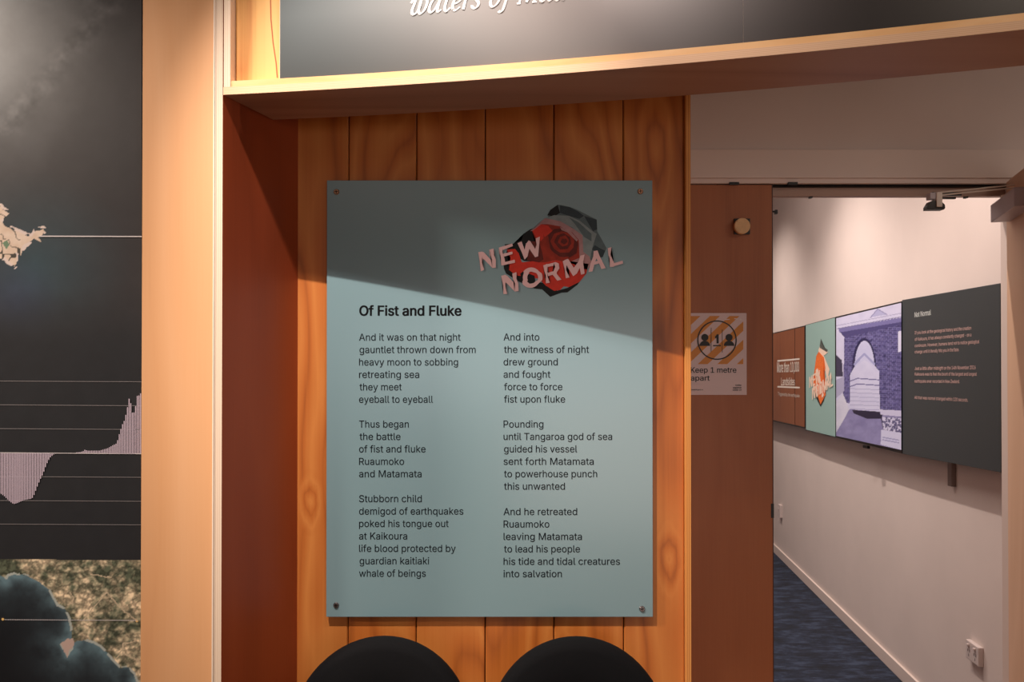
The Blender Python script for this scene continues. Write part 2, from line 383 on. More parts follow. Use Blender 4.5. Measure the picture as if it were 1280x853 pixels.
struct('trim_6', box_bm(JX, JX+.06, YD-.006, YD+.06, 0, zhead, .001, 1), WHITE2)
# ------------------------------------------------------------------ fixed door leaf (left)
LY = YD+.002
lx0, lx1 = .45, DW.at(965.5, 450).x
d1 = struct('door_1', box_bm(lx0, lx1, LY, LY+.044, .006, zhead, .0012, 1), DOORWOOD)
EDGEDARK = flat('leaf edge', (74, 40, 28), .5)
link('edge_strip', box_bm(lx1, lx1+.004, LY+.002, LY+.042, .006, zhead), EDGEDARK, d1)
ks = Pl((0, LY-.0), (1, 0))
def pbox(pl, xa, xb, ya, yb, thick, m, name, parent, bev=.001):
    a = pl.at(xa, (ya+yb)/2); b = pl.at(xb, (ya+yb)/2); z1 = pl.at((xa+xb)/2, ya).z; z0 = pl.at((xa+xb)/2, yb).z
    return link(name, box_bm(a.x, b.x, a.y-thick, a.y, z0, z1, bev, 2), m, parent)
st = pbox(ks, 917, 936.5, 274, 293.5, .012, BLACK, 'stop_plate', d1)
c = Pl((0, LY-.03), (1, 0)).at(928.0, 282.5)
bm = bmesh.new(); bmesh.ops.create_cone(bm, cap_ends=True, segments=48, radius1=.0285, radius2=.0285, depth=.02)
bmesh.ops.bevel(bm, geom=[e for e in bm.edges if len(e.link_faces) == 2 and abs(e.verts[0].co.z-e.verts[1].co.z) < 1e-6], offset=.002, segments=2, affect='EDGES')
bmesh.ops.rotate(bm, verts=bm.verts, matrix=Matrix.Rotation(math.pi/2, 3, 'X')); bmesh.ops.translate(bm, verts=bm.verts, vec=(c.x, LY-.022, c.z))
k = link('stop_disc', bm, flat('knob timber', (224, 184, 134), .5, .08, 60), d1)
# latch seen past the leaf edge and edge hardware
z = DW.at(970, 261).z
link('latch', tube_bm([(lx1+.003, LY+.05, z), (lx1+.030, LY+.05, z)], .0035), BLACK, d1)
link('latch', box_bm(lx1+.026, lx1+.036, LY+.042, LY+.058, z-.010, z+.006, .002), BLACK, d1)
for (ya, yb) in ((630, 648),):
    z1, z0 = DW.at(966, ya).z, DW.at(966, yb).z
    link('strike', box_bm(lx1-.006, lx1+.005, LY-.001, LY+.03, z0, z1, .001, 1), BLACK, d1)
for xx in (917, 990):
    a = DW.at(xx, 229.5); link('head_catch', box_bm(a.x-.018, a.x+.018, YD-.01, YD+.0, zhead-.002, zhead+.008, .002), BLACK, d1)
# ------------------------------------------------------------------ open door leaf (right) with closer
H0 = V((DW.at(1256.5, 450).x, YD-.012)); ld = V((-.311, -.95)).normalized(); ln = V((-.95, .311)).normalized()
def leafp(s, p, z): q = H0+ld*s+ln*p; return V((q.x, q.y, z))
def leafbox(s0, s1, p0, p1, z0, z1, bev=.001, seg=2):
    q = [H0+ld*s0+ln*p0, H0+ld*s1+ln*p0, H0+ld*s1+ln*p1, H0+ld*s0+ln*p1]; bm = prism_bm(q, z0, z1)
    bevel(bm, bev, seg); return bm
OPENWOOD = wood('open leaf veneer', (206, 164, 132), (224, 184, 152), (234, 196, 166), grain=60, ring=3, figure=.5, fine=.5)
d2 = struct('door_2', leafbox(0, .86, -.044, 0, .008, zhead+.006), OPENWOOD)
cz1, cz0 = EYE+.601, EYE+.538
cb = link('door_closer', leafbox(.048, .345, .001, .062, cz0, cz1, .004, 3), CLOSER, d2)
sh = leafp(.12, .035, cz1)
el = DW.at(1258, 231.5); el = V((el.x, YD-.12, EYE+.233*2.80+.004))
shoe = Pl((0, YD-.035), (1, 0)).at(1168, 243.5)
ARM = flat('closer arm', (244, 234, 224), .4)
def sub(name, bm, m, parent): return link(name, bm, m, parent)
sub('closer_spindle', tube_bm([sh, sh+V((0, 0, .02))], .011, 16), ARM, d2)
sub('closer_arm', tube_bm([sh+V((0, 0, .016)), el], .006, 8), ARM, d2)
sub('closer_arm', tube_bm([el+V((0, 0, .004)), shoe+V((0, 0, .006))], .0028, 8), ARM, d2)
sub('closer_arm', tube_bm([el+V((0, 0, -.006)), shoe+V((0.01, 0, -.003))], .0028, 8), ARM, d2)
sub('arm_joint', tube_bm([el-V((0, 0, .012)), el+V((0, 0, .012))], .009, 14), STEEL, d2)
SP = Pl((0, YD-.02), (1, 0))
def spb(xa, xb, ya, yb, t, m, n, bev=.002): return pbox(SP, xa, xb, ya, yb, t, m, n, d2, bev)
spb(1157.5, 1165, 243, 251, .03, CLOSER, 'arm_bracket')
spb(1163, 1200, 241, 245.5, .012, BLACK, 'arm_bracket')
spb(1168, 1193, 247, 249.5, .012, BLACK, 'arm_bracket')
spb(1164.5, 1171.5, 243, 261, .036, ARM, 'arm_lever')
a = SP.at(1159, 258)
bm = prism_bm([(0, 0), (1, 0), (1, 1), (0, 1)], 0, 1); bm.free()
bm = bmesh.new(); Pp = [(1154, 264), (1154, 260.5), (1158, 254), (1163, 252.5), (1171, 254), (1175.5, 258), (1176, 262), (1174.5, 264)]
A_ = [bm.verts.new(SP.at(*p)) for p in Pp]; B_ = [bm.verts.new(SP.at(*p)-V((0, .03, 0))) for p in Pp]
bm.faces.new(A_); bm.faces.new(B_[::-1])
for i in range(len(Pp)): bm.faces.new((A_[i], A_[(i+1) % len(Pp)], B_[(i+1) % len(Pp)], B_[i]))
bmesh.ops.recalc_face_normals(bm, faces=bm.faces[:]); link('arm_knob', bm, BLACK, d2)
for xx, yy in ((1219, 243.5), (1021, 244)):
    q = SP.at(xx, yy); link('head_catch', box_bm(q.x-.005, q.x+.005, YD+.032, YD+.05, hb-.006, hb+.002, .001), BLACK, d2 if xx > 1100 else d1)
# ------------------------------------------------------------------ corridor
def wx(Y, off=0): return 1.642+.1027*Y-off
cw0, cw1 = (wx(2.98), 2.98), (wx(9.2), 9.2)
struct('wall_corridor', prism_bm([cw0, (2.5+.5, 2.98), (3.2, 9.2), cw1], 0, HC), WHITE)
struct('floor_corridor', box_bm(-.6, 3.0, 3.02, 9.2, -.05, 0), CARPET)
struct('wall_corridor_far', box_bm(-.65, 3.2, 9.2, 9.25, 0, HC), WHITE)
struct('wall_corridor_left', box_bm(-.65, -.6, 3.02, 9.2, 0, HC), WHITE)
bd = V((.1027, 1)).normalized(); bn = V((-bd.y, bd.x))
bm = prism_bm([V(cw0)+bd*.05, V(cw0)+bd*.05+bn*.014, V(cw1)+bn*.014, V(cw1)], 0, .072)
bevel(bm, .003, 2); struct('baseboard_corridor', bm, WHITE2)
CWP = Pl(cw0, (-.1027, -1))                       # faces -X
if CWP.n.x > 0: CWP = Pl(cw0, (.1027, 1))
def cpl(off): return Pl((cw0[0], cw0[1]), (CWP.d.x, CWP.d.y), off)
def wall_panel(xa, xb, ta, tb, ba, bb, off, thick, m, name, parent, bev=.0015):
    """board parallel to the corridor wall; corners given where they stand"""
    P = cpl(off); A = P.at(xa, (ta+ba)/2); B = P.at(xb, (tb+bb)/2)
    za1, zb1 = P.at(xa, ta).z, P.at(xb, tb).z; za0, zb0 = P.at(xa, ba).z, P.at(xb, bb).z
    n = P.n*thick; bm = bmesh.new()
    f = [bm.verts.new(V((q.x, q.y, zz))) for q, zz in ((A, za0), (B, zb0), (B, zb1), (A, za1))]
    g = [bm.verts.new(v.co-n) for v in f]
    bm.faces.new(f); bm.faces.new(g[::-1])
    for i in range(4): bm.faces.new((f[i], g[i], g[(i+1) % 4], f[(i+1) % 4]))
    bmesh.ops.recalc_face_normals(bm, faces=bm.faces[:]); bevel(bm, bev, 1)
    return link(name, bm, m, parent)
PO = .085                                          # how far displays stand off the wall
pf = cpl(PO)
def base_at(xa, y): return pf.at(xa, y)
# brown display
t1 = thing('display_screen', 'brown wall display with white headline between two lines, leftmost in the corridor row', 'screen', base_at(986, 530))
wall_panel(955, 1006.3, 419, 407, 524.3, 535.8, PO, .05, BLACK, 'frame', t1)
BROWN = wood('printed brown boards', (110, 62, 40), (132, 76, 48), (140, 84, 54), grain=40, ring=3, figure=.3)
wall_panel(955, 993.2, 420.5, 411.2, 522.8, 531.2, PO+.002, .004, BROWN, 'picture', t1, 0)
wall_panel(994, 1005.3, 411.1, 408.6, 531.4, 534, PO+.002, .004, BROWN, 'picture', t1, 0)
INKW = flat('white lettering', (225, 215, 205), .6)
q = cpl(PO+.003).at
texts('headline', [('More than 10,000', 971.3, 999, 465.8, 464.8, (12.5, 12.5), .012), ('Landslides', 976.3, 993.4, 482, 482, (9.5, 9.5), .012)], q, INKW, t1)
print_poly('rule_line', stroke([(972, 451.5), (999.2, 449)], 2)+stroke([(972, 483.7), (999.4, 484.8)], 2), q, INKW, t1)
text('caption', [('Triggered by the earthquake', 972.5, 999.4, 494.5, 497, (4, 4), .0)], q, INKW, t1)
# teal display with the rose sign
t2 = thing('display_screen', 'pale teal wall display with orange rose and jagged white lettering', 'screen', base_at(1025, 540))
TEALS = flat('teal screen', (140, 170, 164), .45, emit=.14)
wall_panel(1006.7, 1044.4, 406.4, 396.4, 538, 547, PO, .05, BLACK, 'frame', t2)
wall_panel(1007.4, 1043.8, 406.8, 397.4, 537.2, 546.2, PO+.001, .003, TEALS, 'picture', t2, 0)
def z3(pts, ox=960, oy=400, s=5.333): return [(ox+a/s, oy+b/s) for a, b in pts]
OR = flat('orange petals', (216, 104, 44), .5, .25, 120, emit=.2); GD = flat('grey petals', (90, 96, 92), .5); CR = flat('cream petals', (226, 196, 176), .5, emit=.15)
DKP = flat('dark petals', (50, 40, 36), .5)
print_poly('petal', [z3([(345, 175), (400, 215), (372, 240), (410, 330), (395, 400), (360, 250), (335, 205)])], q, CR, t2)
print_poly('petal', [z3([(343, 185), (352, 125), (358, 170), (398, 200), (392, 216), (350, 190)])], q, GD, t2)
print_poly('petal', [z3([(300, 440), (320, 520), (350, 580), (372, 540), (384, 480), (340, 400)])], q, DKP, t2)
q2 = cpl(PO+.0045).at
print_poly('petal', [z3([(338, 212), (372, 250), (382, 320), (366, 400), (384, 500), (350, 565), (330, 505), (303, 470), (300, 410), (330, 400), (318, 290), (322, 240)])], q2, OR, t2)
q3 = cpl(PO+.006).at
text('lettering', [('NEW', 1011.5, 1025, 485, 478, (13, 15), .035), ('NORMAL', 1015, 1041, 500, 482, (14, 16), .03)], q3, CR, t2)
rj = random.Random(7)
jag = []
for _ in range(26):
    cx_, cy_ = rj.choice([(1016, 473), (1022, 468), (1027, 488), (1033, 482), (1038, 474), (1018, 490)]); cx_ += rj.uniform(-3, 3); cy_ += rj.uniform(-7, 7)
    jag.append([(cx_, cy_), (cx_+rj.uniform(.8, 2), cy_-rj.uniform(2, 5)), (cx_+rj.uniform(1.5, 2.6), cy_+rj.uniform(1, 4)), (cx_+.6, cy_+rj.uniform(3, 6))])
print_poly('jagged_ink', jag, cpl(PO+.0068).at, CR, t2, 'stuff')
# photo display
t3 = thing('display_screen', 'wall display showing violet tinted photo of a broken brick arch', 'screen', base_at(1086, 562))
wall_panel(1044.8, 1127.0, 396.2, 376.6, 547, 567.2, PO, .05, BLACK, 'frame', t3)
link('sensor', box_bm(*(lambda p: (p.x-.008, p.x+.008, p.y-.03, p.y+.03, p.z-.012, p.z+.004))(cpl(PO).at(1083, 558)), .002), BLACK, t3)
def uvp(u, v):                                    # picture coordinates on the crop used for study -> photograph
    return 1040+u/4.378, 375+v/4.374
def photo(X, Y):                                  # X, Y in study-crop units
    nz = fbm(X, Y, 40, 5, 3); fine = fbm(X, Y, 9, 2, 8)
    c = mixc((196, 196, 226), (216, 214, 240), nz)
    shear = (X-20)*(-.0)
    eave = 150-(X-40)*.18
    wall = inpoly(X, Y, [(68, 205), (384, 132), (384, 640), (262, 600), (60, 560)])
    by = Y-(-(X-200)*.02); rowh = 11.
    row = np.floor(by/rowh); mort = (np.abs(by/rowh-row-.0) < .22) | (np.abs((X/22+.5*(row % 2)) % 1) < .12)
    bc = mixc((44, 42, 88), (104, 100, 156), np.clip(fine*1.2, 0, 1)); bc[mort] = bc[mort]*.45+np.array((150, 146, 196))*.55
    c[wall] = bc[wall]
    eav = inpoly(X, Y, [(36, 158), (384, 96), (384, 120), (70, 176), (40, 178)]); c[eav] = (120, 116, 170)
    soff = inpoly(X, Y, [(44, 178), (384, 120), (384, 134), (70, 208)]); c[soff] = (76, 72, 124)
    ln = dist(X, Y, [(30, 158), (384, 92)]) < 2; c[ln] = (120, 118, 160)
    ln = dist(X, Y, [(24, 142), (384, 72)]) < 1.5; c[ln] = (150, 148, 190)
    g = inpoly(X, Y, [(210, 96), (250, 48), (300, 80)]); c[g] = (176, 176, 214)
    ln = dist(X, Y, [(210, 98), (250, 50), (300, 80)]) < 2.5; c[ln] = (140, 138, 184)
    arch = circ(176, 380, 66, 172, 30, 180, 360); af = inpoly(X, Y, arch+[(242, 420), (110, 420)]); c[af] = (44, 42, 86)
    a2 = circ(178, 370, 54, 146, 30, 180, 360); af = inpoly(X, Y, a2+[(232, 400), (124, 400)]); c[af] = mixc((188, 190, 226), (206, 206, 236), nz)[af]
    ch = dist(X, Y, [(124, 352), (176, 296), (232, 352)]) < 6; c[ch] = (158, 160, 206)
    pan = inpoly(X, Y, [(100, 408), (120, 370), (176, 330), (232, 360), (258, 388), (262, 612), (96, 596)])
    c[pan] = mixc((196, 196, 228), (214, 214, 240), nz)[pan]
    for yy in (432, 462):
        ch = dist(X, Y, [(100, yy+12), (140, yy-2), (258, yy+6)]) < 3; c[ch] = (110, 108, 160)
    for yy in range(486, 600, 22):
        ch = (dist(X, Y, [(100, yy), (258, yy+6)]) < 1.6); c[ch] = (160, 160, 200)
    gr = inpoly(X, Y, [(0, 600), (96, 598), (262, 612), (384, 640), (384, 860), (0, 860)]); c[gr] = mixc((112, 108, 156), (160, 156, 200), nz)[gr]
    dk = inpoly(X, Y, [(110, 602), (262, 612), (268, 650), (190, 650), (120, 622)]); c[dk] = (34, 32, 60)
    dk = inpoly(X, Y, [(262, 622), (274, 630), (288, 712), (278, 700)]); c[dk] = (40, 38, 70)
    wl = inpoly(X, Y, [(262, 600), (384, 606), (384, 640), (266, 628)]); c[wl] = (200, 198, 228)
    rub = inpoly(X, Y, [(270, 640), (384, 648), (384, 730), (284, 716)]); c[rub] = mixc((90, 88, 132), (206, 204, 232), (fine > .5)*1.)[rub]
    lt = inpoly(X, Y, [(20, 560), (60, 512), (94, 600), (62, 660), (20, 730)]); c[lt] = mixc((190, 190, 216), (226, 226, 240), nz)[lt]
    lt = inpoly(X, Y, [(20, 300), (54, 330), (60, 420), (20, 420)]); c[lt] = (60, 58, 84)
    lt = inpoly(X, Y, [(20, 440), (66, 418), (66, 500), (20, 540)]); c[lt] = (170, 168, 200)
    bx = inpoly(X, Y, [(362, 172), (384, 168), (384, 280), (362, 288)]); c[bx] = (214, 214, 240)
    sg = inpoly(X, Y, [(270, 710), (384, 728), (384, 822), (266, 792)]); c[sg] = (206, 206, 236)
    for yy in (752, 766):
        ch = dist(X, Y, [(278, yy), (366, yy+16)]) < 3; c[ch] = (150, 150, 196)
    return c
qa = cpl(PO+.006).at
def warp3(u, v):                                  # crop bounds follow the frame
    t = (u-22)/(380-22); top = 101+(16-101)*t; bot = 744+(822-744)*t
    # v is measured on the crop directly; keep inside the frame
    vv = min(max(v, top), bot); return uvp(u, vv)
raster('picture', 23, 379, 14, 822, 3.2, photo, qa, vcol('violet photo', .4, emit=.1), t3, warp3)
# charcoal text board
t4 = thing('information_board', 'tall charcoal board with small pale text, nearest the doorway in the corridor', 'board', base_at(1190, 575))
CHAR = flat('charcoal board', (58, 63, 66), .55)
wall_panel(1127.8, 1250.5, 375.2, 354.0, 567.5, 591.0, PO+.0, .04, CHAR, 'board', t4)
q4 = cpl(PO+.001).at
text('heading', [('Not Normal', 1143.2, 1163.6, 396.8, 393.8, (6, 6.5), .02)], q4, flat('pale heading', (198, 204, 202), .6), t4)
def zb(a, b): return 1115+a/8.533, 370+b/8.53
INKP = flat('pale pink lettering', (214, 178, 172), .6)
rows = [('If you look at the geological history and the creation', 243, 845, 410, 360, 34), ('of Kaikoura, it has always constantly changed - on a', 243, 845, 480, 432, 34),
        ('continuum. However, humans tend not to notice geological', 243, 930, 548, 505, 34), ('change until it literally hits you in the face.', 243, 715, 614, 590, 34),
        ('Just a little after midnight on the 14th November 2016', 243, 892, 792, 782, 36), ('Kaikoura was to feel the brunt of the largest and longest', 243, 903, 850, 852, 34)]
R = []
for s, a, b, y0, y1, h in rows:
    x0, yy0 = zb(a, y0); x1, yy1 = zb(b, y1); R.append((s, x0, x1, yy0, yy1, (h/8.53*.95, h/8.53*1.1), .004))
def zc(a, b): return 1115+a/5.687, 450+b/5.687
for s, a, b, y0, y1 in (('earthquake ever recorded in New Zealand.', 160, 480, 162, 166), ('All that was normal changed within 120 seconds.', 160, 540, 278, 298)):
    x0, yy0 = zc(a, y0); x1, yy1 = zc(b, y1); R.append((s, x0, x1, yy0, yy1, (3.9, 4.3), .004))
for R_ in (R[:4], R[4:7], R[7:]): text('paragraph', R_, q4, INKP, t4)
p = cpl(.012).at(1190, 590)
link('bracket', box_bm(p.x-.012, p.x+.010, p.y-.016, p.y+.016, cpl(.012).at(1190, 608).z, p.z+.10, .002), flat('bracket metal', (140, 126, 122), .4, metal=.7), t4)
# power outlet and light switch
def outlet(name, label, cat, cx, yt, yb, wpx, bw, bh, parts):
    P = cpl(0); a = P.at(cx, (yt+yb)/2); t = thing(name, label, cat, a)
    d = V((bd.x, bd.y, 0)); n = V((bn.x, bn.y, 0)); up = V((0, 0, 1))
    def lb(u0, u1, v0, v1, t0, t1_, m, nm, bev=.0015):
        bm = bmesh.new(); f = []
        for (tt) in (t0, t1_):
            f.append([bm.verts.new(a+d*u+up*v+n*tt) for u, v in ((u0, v0), (u1, v0), (u1, v1), (u0, v1))])
        bm.faces.new(f[0]); bm.faces.new(f[1][::-1])
        for i in range(4): bm.faces.new((f[0][i], f[1][i], f[1][(i+1) % 4], f[0][(i+1) % 4]))
        bmesh.ops.recalc_face_normals(bm, faces=bm.faces[:]); bevel(bm, bev, 2); return link(nm, bm, m, t)
    OUT = flat(name+' plastic', (214, 200, 196), .35); SL = flat(name+' slots', (60, 50, 48), .5)
    lb(-bw/2, bw/2, -bh/2, bh/2, 0, .022, OUT, 'plate', .004)
    if parts == 'outlet':
        for u in (-bw*.25, bw*.25):
            lb(u-.007, u+.007, bh*.22, bh*.36, .022, .030, OUT, 'switch', .003)
            lb(u-.010, u-.007, -.006, .005, .0222, .0228, SL, 'slot', 0)
            lb(u+.007, u+.010, -.006, .005, .0222, .0228, SL, 'slot', 0)
            lb(u-.0015, u+.0015, -.026, -.014, .0222, .0228, SL, 'slot', 0)
    else:
        lb(-.008, .008, .01, .035, .022, .028, OUT, 'switch', .003)
    return t
outlet('power_outlet', 'white double power outlet low on the pale corridor wall', 'outlet', 1221.5, 801, 832, 18, .115, .080, 'outlet')
outlet('light_switch', 'small white switch plate on far end of the corridor wall', 'switch', 976.8, 632, 646, 6, .075, .11, 'switch')
# ------------------------------------------------------------------ distancing notice taped on the door
SN = Pl((0, LY-.0015), (1, 0))
t = thing('paper_notice', 'white notice with orange stripes taped to the brown door, partly behind alcove edge', 'notice', SN.at(898, 494))
pbox(SN, 861.5, 933.2, 391.6, 493.9, .0008, flat('notice paper', (222, 202, 204), .35), 'sheet', t, 0)
sn = SN.off(.0012).at; sn2 = SN.off(.0018).at; sn3 = SN.off(.0022).at
def zs(a, b): return 860+a/6.558, 380+b/6.562
ORG = flat('orange stripe ink', (214, 138, 30), .4)
def clipbox(P, xa, ya, xb, yb):
    def cl(P, ins, isec):
        out = []
        for i in range(len(P)):
            a, b = P[i-1], P[i]
            if ins(b):
                if not ins(a): out.append(isec(a, b))
                out.append(b)
            elif ins(a): out.append(isec(a, b))
        return out
    for ax, lim, sg in ((0, xa, 1), (0, xb, -1), (1, ya, 1), (1, yb, -1)):
        if not P: return P
        def isec(a, b):
            t_ = (lim-a[ax])/(b[ax]-a[ax]); return (a[0]+(b[0]-a[0])*t_, a[1]+(b[1]-a[1])*t_)
        P = cl(P, lambda p: (p[ax]-lim)*sg >= -1e-9, isec)
    return P
S = []
for k in range(-4, 8):
    x = 80+k*160                                  # stripe crossing at y=495
    P = [(x, 495), (x+82, 495), (x+82+420, 100), (x+420, 100)]
    P = clipbox(P, 18, 100, 453, 495)
    if len(P) > 2: S.append([zs(*p) for p in P])
print_poly('stripes', S, sn, ORG, t)
INK = flat('black ink', (24, 22, 24), .5)
ring = []
o_ = circ(238, 298, 162, n=64); i_ = circ(238, 298, 152, n=64)
for i in range(64): ring.append([zs(*o_[i]), zs(*o_[(i+1) % 64]), zs(*i_[(i+1) % 64]), zs(*i_[i])])
for (cx) in (138, 337):
    ring.append([zs(*p) for p in circ(cx, 276, 29, n=24)])
    ring.append([zs(*p) for p in circ(cx, 345, 43, 42, 20, 180, 360)])
ring += [[zs(a, b) for a, b in P] for P in ([(188, 195), (192, 195), (192, 392), (188, 392)], [(279, 210), (283, 210), (283, 400), (279, 400)], [(205, 338), (270, 338), (270, 348), (205, 348)])]
ring += [[zs(*p) for p in ((222, 268), (238, 250), (252, 250), (252, 325), (234, 325), (234, 278), (222, 284))]]
print_poly('pictogram', ring, sn2, INK, t)
def tz(s, a, b, y, h, off): x0, y0 = zs(a, y); x1, _ = zs(b, y); return (s, x0, x1, y0, y0, h/6.56, off)
texts('caption', [tz('Keep 1 metre', 22, 397, 565, 44, .012), tz('apart', 22, 178, 630, 42, .012)], sn2, INK, t)
texts('small_print', [tz('Unite', 388, 438, 673, 11, .03), tz('against', 368, 438, 693, 12, .03), tz('COVID-19', 366, 438, 713, 13, .03), tz('Covid19.govt.nz', 20, 124, 709, 8, .03)], sn2, INK, t)
TAPE_GLINT = flat('clear tape', (236, 226, 224), .15)  # glints on the clear tape, painted as small pale patches
print_poly('tape_glint', [[zs(*p) for p in P] for P in ([(425, 120), (440, 126), (436, 138), (420, 130)], [(300, 128), (340, 124), (342, 130), (302, 134)], [(380, 118), (412, 122), (410, 128), (380, 125)])], sn3, TAPE_GLINT, t)
# ================================================================== LEFT PILLAR AND MAP
Y1 = Pl((0, 1.783), (1, 0))
xf0, xf1 = Y1.at(177.0, 430).x, Y1.at(266.5, 430).x
xb1 = Y1.at(277.6, 430).x
pil = thing('plywood_pillar', 'light plywood pillar with white layered edge between map and alcove', 'pillar', ((xf0+xb1)/2, 1.79, 0))
link('front_panel', box_bm(xf0, xf1, 1.783, 1.80, 0, CEIL, .0008, 1), VENEER, pil)
# inner side panel, running back to the planks
X2 = PW.at(372, 500).x
plan = [(xf1+.001, 1.783), (xb1, 1.783), (X2, YW), (X2-.03, YW)]
bm = prism_bm(plan, 0, CEIL)
for f in bm.faces:
    f.material_index = 1 if abs(f.normal.y+1) < .05 else 0
link('side_panel', bm, [REDWOOD, EDGE_V], pil)
LIP = flat('pale edge lip', (238, 222, 204), .5)
link('edge_lip', box_bm(xf1-.0005, xf1+.002, 1.7805, 1.79, 0, CEIL), LIP, pil)
# map board
MP = Pl((0, 1.80), (1, 0))
mt = thing('map_panel', 'tall dark printed sea map with white graph beside the pillar', 'panel', (-1.2, 1.8, .3))
DK = flat('board core', (40, 36, 36), .5)
xm1 = MP.at(177.5, 430).x
link('board', box_bm(-1.9, xm1, 1.801, 1.823, .25, 2.86, .001, 1), DK, mt)
def mapcol(X, Y):
    c = np.zeros(X.shape+(3,)); n1 = fbm(X, Y, 90, 5, 1); n2 = fbm(X, Y, 14, 3, 5)
    # upper sea photograph: pale sediment water with glare painted in at top left, dark water to the right
    t = np.clip((110-(X*1.15+Y*.62))/230+.42+(n1-.5)*.5, 0, 1)
    t = t*np.clip((330-Y)/200+.15, 0, 1)
    c = mixc((54, 52, 54), (122, 126, 130), t)
    teal = np.clip(1-np.hypot((X-45)/120, (Y-330)/120), 0, 1)*.8
    c = c*(1-teal[..., None])+np.array((52, 74, 84))*teal[..., None]
    blue = np.clip(1-np.hypot((X-20)/60, (Y-380)/60), 0, 1)
    c = c*(1-blue[..., None]*.6)+np.array((58, 66, 92))*blue[..., None]*.6
    low = np.clip((Y-360)/70, 0, 1)[..., None]; c = c*(1-low)+np.array((42, 43, 46))*low
    c = c*(1+(n2-.5)*.10)[..., None]
    sw = np.exp(-((X*.75+Y*.62-105)/14)**2)*(Y < 170)*(n2-.45)*60; c = c+sw[..., None]
    # island
    isl = [(-40, 255), (0, 258), (4, 262), (11, 266), (4, 273), (0, 276), (8, 283), (16, 287), (26, 292), (34, 295), (41, 296), (45, 288), (54, 286), (56, 290), (47, 296), (52, 302), (42, 298), (36, 303), (30, 307), (25, 318), (20, 316), (22, 325), (18, 333), (11, 327), (7, 322), (0, 323), (-40, 325)]
    d = dist(X, Y, isl); jag = (n2-.5)*7
    inside = inpoly(X+jag*.6, Y+jag, isl)
    fld = mixc((196, 172, 152), (214, 196, 182), fbm(X, Y, 7, 2, 9)); line = (np.abs(vnoise(X, Y, 8, 21)-.5) < .045) & (X < 26)
    fld[line] = (70, 66, 60)
    gr = inpoly(X, Y, [(3, 304), (9, 300), (12, 306), (8, 312)]); fld[gr] = (104, 128, 104)
    c[inside] = fld[inside]
    foam = (d < 3.4+jag*.5) & (n2 > .46) & (X < 60) & (~inside); c[foam] = (206, 190, 184)
    # lower satellite map
    coast = [(-30, 716), (0, 719.4), (7.6, 723.7), (9.8, 719.4), (17.5, 717.2), (33, 719.4), (48, 727), (61, 737), (67, 748), (72, 756.5), (81, 761), (86.4, 772), (89, 785), (89.7, 798), (86.4, 800), (82, 802.5), (76.5, 805.8), (79, 811), (82, 813.5), (84, 820), (87.5, 813.5), (90.8, 811), (90.8, 804.7), (96, 801.4), (107, 800.3), (118, 803.6), (127, 809), (133, 815.6), (142, 826.6), (151, 835), (160, 834), (168, 842), (172, 853), (176, 900)]
    sea = inpoly(X+(n2-.5)*2, Y+(n2-.5)*2, coast+[(-60, 960)])
    dc = dist(X, Y, coast); lowm = (Y > 699.6+X/176.)
    r1 = fbm(X+Y*.4, Y-X*.3, 7, 4, 31); veg = fbm(X, Y, 36, 3, 40)
    ridge = np.abs(fbm(X*.8+Y*.5, Y-X*.4, 8, 4, 51)-.5)*4.2
    land = mixc((84, 90, 74), (224, 202, 170), np.clip(r1*1.9-.45+(veg-.5)*1.9, 0, 1))
    land = land*(.52+.62*np.clip(ridge+.25, 0, 1))[..., None]
    for P in ([(112, 719), (124, 719), (138, 723)], [(103, 776), (120, 756), (133, 741), (142, 750), (155, 765), (173, 778)], [(88, 741), (92, 748), (90, 754), (84, 756)], [(142, 827), (153, 812), (153, 805), (176, 801)], [(153, 817), (166, 823), (174, 829)]):
        rv = dist(X+(n2-.5)*5, Y+(r1-.5)*5, P) < .75; land[rv] = (196, 178, 152)
    k = np.exp(-dc/9.); wsea = mixc((28, 30, 34), (100, 126, 136), np.clip(np.exp(-dc/19.)*(.15+1.7*fbm(X, Y, 24, 5, 61)), 0, 1))
    cz = (dc < .7+1.3*n2) & (n2 > .4)
    low_c = land.copy(); low_c[sea] = wsea[sea]; low_c[cz] = (170, 176, 170)
    pen = inpoly(X+(n2-.5)*6, Y+(fbm(X, Y, 5, 2, 88)-.5)*7, [(76, 805), (82, 800), (90, 798), (92, 806), (88, 813), (84, 821), (80, 812)]); low_c[pen] = (188, 164, 154)
    c[lowm] = low_c[lowm]
    return c
raster('map_print', -20, 177.2, -30, 880, 1.0, mapcol, MP.off(.0004).at, vcol('map ink', .42, spec=.3), mt)
mq = MP.off(.0014).at; mq2 = MP.off(.0020).at
LIN = flat('grey graph lines', (116, 112, 114), .5); LINW = flat('white graph lines', (206, 200, 202), .5); BAR = flat('pale bar ink', (196, 180, 196), .5)
G = []
for y0, y1 in ((476.5, 477.5), (506.2, 507.5), (536, 537.2), (596, 597), (626, 627), (655.4, 656.5)): G += stroke([(-20, y0), (177, y1)], .8)
print_poly('grid_line', G, mq, LIN, mt, 'stuff')
print_poly('leader_line', stroke([(50, 295.4), (177, 295.8)], 1.4), mq2, LINW, mt)
print_poly('base_line', stroke([(-20, 566), (177, 567.6)], .8), mq2, LINW, mt)
down = [(-20, 600), (0, 617), (5, 620), (12, 627), (17, 630.5), (22, 629), (30, 625.5), (40, 623.5), (43, 618), (46, 610), (50, 600), (54, 592), (58, 581), (62, 573), (66, 569), (70, 567)]
